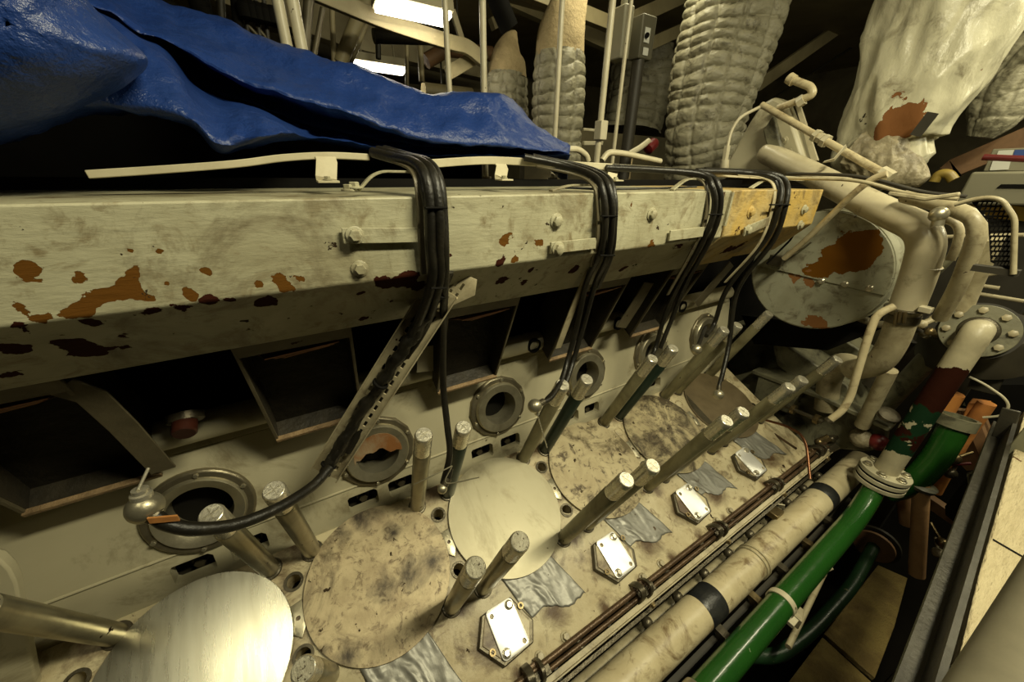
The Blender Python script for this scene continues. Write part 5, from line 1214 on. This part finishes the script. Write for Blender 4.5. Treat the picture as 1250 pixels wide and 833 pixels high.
# steel angle, timber tread, open box and the hand rail
t = thing('timber_tread', 'cream painted weathered timber tread on a grey steel channel at lower right', 'tread')
zt = -.95
obj('tread', G().prism([PZ(a, b, zt) for a, b in ((1172, 800), (1196, 700), (1222, 610), (1252, 500), (1330, 470), (1380, 800))], A(0, 0, -.05)), M['wood'], t, bev=.004)
obj('tread_gap', G().prism([PZ(a, b, zt+.001) for a, b in ((1212, 658), (1250, 680), (1250, 682), (1212, 660))], A(0, 0, .0008)), M['black'], t)
for q_ in ((1330, 540),):
    P_ = PZ(*q_, zt-.05)+A(0, -.05, 0); obj('leg', G().box(A(P_[0], P_[1], (P_[2]+ZF)/2), (.025, .025, (P_[2]-ZF)/2)), M['angle'], t)
e0, e1 = PZ(1150, 850, zt), PZ(1246, 505, zt)
d = nrm(e1-e0); sd = nrm(np.cross(d, ZH)); 
if sd[1] < 0: sd = -sd
obj('channel_web', G().box((e0+e1)/2+sd*.008+A(0, 0, -.045), (np.linalg.norm(e1-e0)/2, .006, .05), d, sd, ZH), M['angle'], t)
obj('channel_flange', G().box((e0+e1)/2+sd*.026+A(0, 0, -.090), (np.linalg.norm(e1-e0)/2, .020, .005), d, sd, ZH), M['angle'], t)
obj('channel_lip', G().box((e0+e1)/2+sd*.046+A(0, 0, -.083), (np.linalg.norm(e1-e0)/2, .004, .010), d, sd, ZH), M['angle'], t)
close(t)
t = thing('open_steel_box', 'black open-topped steel box with grey rim beside the timber tread', 'box')
rim = [PX(a, b, 2.4) for a, b in ((1183, 579), (1200, 572), (1222, 566), (1230, 575), (1212, 600), (1203, 604), (1184, 590))]
obj('body', G().prism(rim, A(.02, .0, -.22)), M['black'], t)
obj('rim', G().tube(rim+[rim[0]], .007, 8), M['angle'], t)
obj('inner_rod', G().cyl(PX(1198, 580, 2.35), PX(1216, 588, 2.35), .012), M['pipe_dirty'], t)
close(t)
bar('slanting_duct', [(1300, 480, 2.3), (1222, 575, 2.25)], .045, .03, 'grey', 'flat grey duct slanting down to the open steel box', 'duct', 'x', side=nrm((.2, 1, .5)))
bar('thin_fin', [(1235, 500, 2.5), (1212, 560, 2.5)], .05, .01, 'angle', 'thin grey fin beside the slanting duct', 'fin', 'x', side=YH)
solo('handrail', G().tube([PX(1232, 960, .60), PX(1345, 720, 1.0)], .075, 36), M['handrail'], 'thick grey handrail tube close up in the bottom right corner', 'handrail')


solo('ledge_pipe', G().tube([A(.1, .44, -1.80), A(2.6, .44, -1.80)], .030, 20), M['pipe_dirty'], 'thinner dirty cream pipe tucked beside the cream main pipe in the gap', 'pipe')
solo('lower_ledge', G().box(A(1.4, .27, -1.86), (1.3, .012, .02)), M['dark'], 'dark steel ledge in the gap between the cream and green main pipes', 'ledge')
for k in range(5):
    x = 1.25+.27*k
    solo('pipe_saddle', G().box(A(x, .262, -1.80), (.018, .05, .012)).box(A(x, .262, -1.84), (.012, .012, .05)), M['brass' if k % 2 else 'ring_dark'], 'small greasy saddle bracket between the cream and green main pipes, %s from near end' % ORD[k], 'bracket', 'saddle brackets between the two main pipes')
for k, (a, b, c) in enumerate(((1100, 392, 2.6), (1112, 400, 2.7), (1125, 396, 2.6), (1135, 405, 2.7), (1060, 372, 2.7), (1050, 383, 2.75), (1075, 395, 2.8))):
    P = PX(a, b, c); Q = PX(a+16, b+(8 if k % 2 else -7), c+.1)
    solo('pipe_fitting', G().cyl(P, Q, .014, 10).sphere(P, .022, 8).cyl(Q, Q+nrm(Q-P)*.02, .022, 6), M[['ring_dark', 'duct', 'pipe_dirty', 'brass'][k % 4]], 'small fitting in the tangle behind the clamped lower bend, %s from the front' % ORD[k], 'fitting', 'small fittings behind the clamped lower bend')
rod('tangle_pipe', [(1040, 385, 2.7), (1075, 398, 2.7), (1100, 392, 2.7)], .02, 'duct', 'olive tube passing behind the thin open-ended tube', 'pipe', 'x', .05)
rod('tangle_pipe', [(1110, 415, 2.9), (1060, 470, 2.9)], .035, 'dark', 'dark sloping pipe behind the big pipe lower bend', 'pipe', 'x')
rod('tangle_pipe', [(1150, 420, 3.0), (1075, 500, 3.0)], .05, 'grey', 'grey sloping pipe in the shade left of the riser pipe', 'pipe', 'x')
rod('tangle_pipe', [(1175, 300, 2.9), (1130, 345, 2.9), (1118, 380, 2.9)], .02, 'grey', 'thin grey pipe behind the big elbow', 'pipe', 'x', .05)
# ================================================================== LIGHT
def area(name, P, tgt, sx, sy, e, col=(1, .925, .62)):
    ld = bpy.data.lights.new(name, 'AREA'); ld.shape = 'RECTANGLE'; ld.size = sx; ld.size_y = sy; ld.energy = e; ld.color = col
    o = bpy.data.objects.new(name, ld); C.objects.link(o); o.location = Vector(P)
    o.rotation_euler = (Vector(tgt)-Vector(P)).to_track_quat('-Z', 'Y').to_euler(); return o
def fixture(P, tgt, L, e):
    """unseen ceiling lamp; some are added to brighten dim parts of the room"""
    P = A(*P); d = nrm(A(*tgt)-P); s_ = nrm(np.cross(d, XH)); 
    t = thing('ceiling_lamp', 'unseen ceiling lamp lighting the engine room', 'lamp', 'ceiling lamps over the aisle')
    obj('housing', G().box(P-d*.05, (L/2, .11, .03), XH, s_, d), M['lampbody'], t, bev=.006)
    for q in (-1, 1): obj('hanger', G().cyl(P+XH*q*L*.3-d*.06, A(P[0]+q*L*.3, P[1]-d[1]*.06, ZT), .008, 8), M['lampbody'], t)
    close(t); a = area('unseen_lamp', P+d*.0, tgt, .18, L, e)
    a.rotation_euler = Matrix((s_, -XH*1.0, -d)).transposed().to_euler()
    return t
fixture((1.15, -.50, 1.45), (.9, .6, -.9), 1.0, 76)
fixture((-.86, .15, 1.5), (-.7, .8, -.9), .5, 9)
fixture((3.3, -.3, 1.45), (2.8, .6, -.6), 1.0, 30)
fixture((4.4, -.9, .9), (2.6, .1, -2.0), 1.0, 24)  # unseen lamp added to brighten the floor plates and right-hand pipes
fixture((2.5, 2.3, 1.55), (2.3, 3.0, -.2), .8, 13)  # added out of view to brighten the background beams and columns
w = bpy.data.worlds.new('world'); bpy.context.scene.world = w; w.use_nodes = True
w.node_tree.nodes['Background'].inputs[0].default_value = (1, .9, .65, 1); w.node_tree.nodes['Background'].inputs[1].default_value = .006

# ================================================================== CAMERA
cd = bpy.data.cameras.new('camera'); cam = bpy.data.objects.new('camera', cd); C.objects.link(cam)
cd.sensor_width = 36; cd.sensor_fit = 'HORIZONTAL'; cd.lens = 36*F/1250; cd.clip_start = .02; cd.clip_end = 60
Rr = MW@np.array([[1, 0, 0], [0, -1, 0], [0, 0, -1]], float)
mm = Matrix([list(Rr[i])+[0] for i in range(3)]+[[0, 0, 0, 1]]); cam.matrix_world = mm
bpy.context.scene.camera = cam
for o in C.objects:
    if o.parent is None: o.location.z += CZ
sc = bpy.context.scene
sc.view_settings.view_transform = 'Standard'; sc.view_settings.look = 'None'; sc.view_settings.gamma = 1; sc.view_settings.exposure = 0.0
sc.view_settings.use_curve_mapping = False
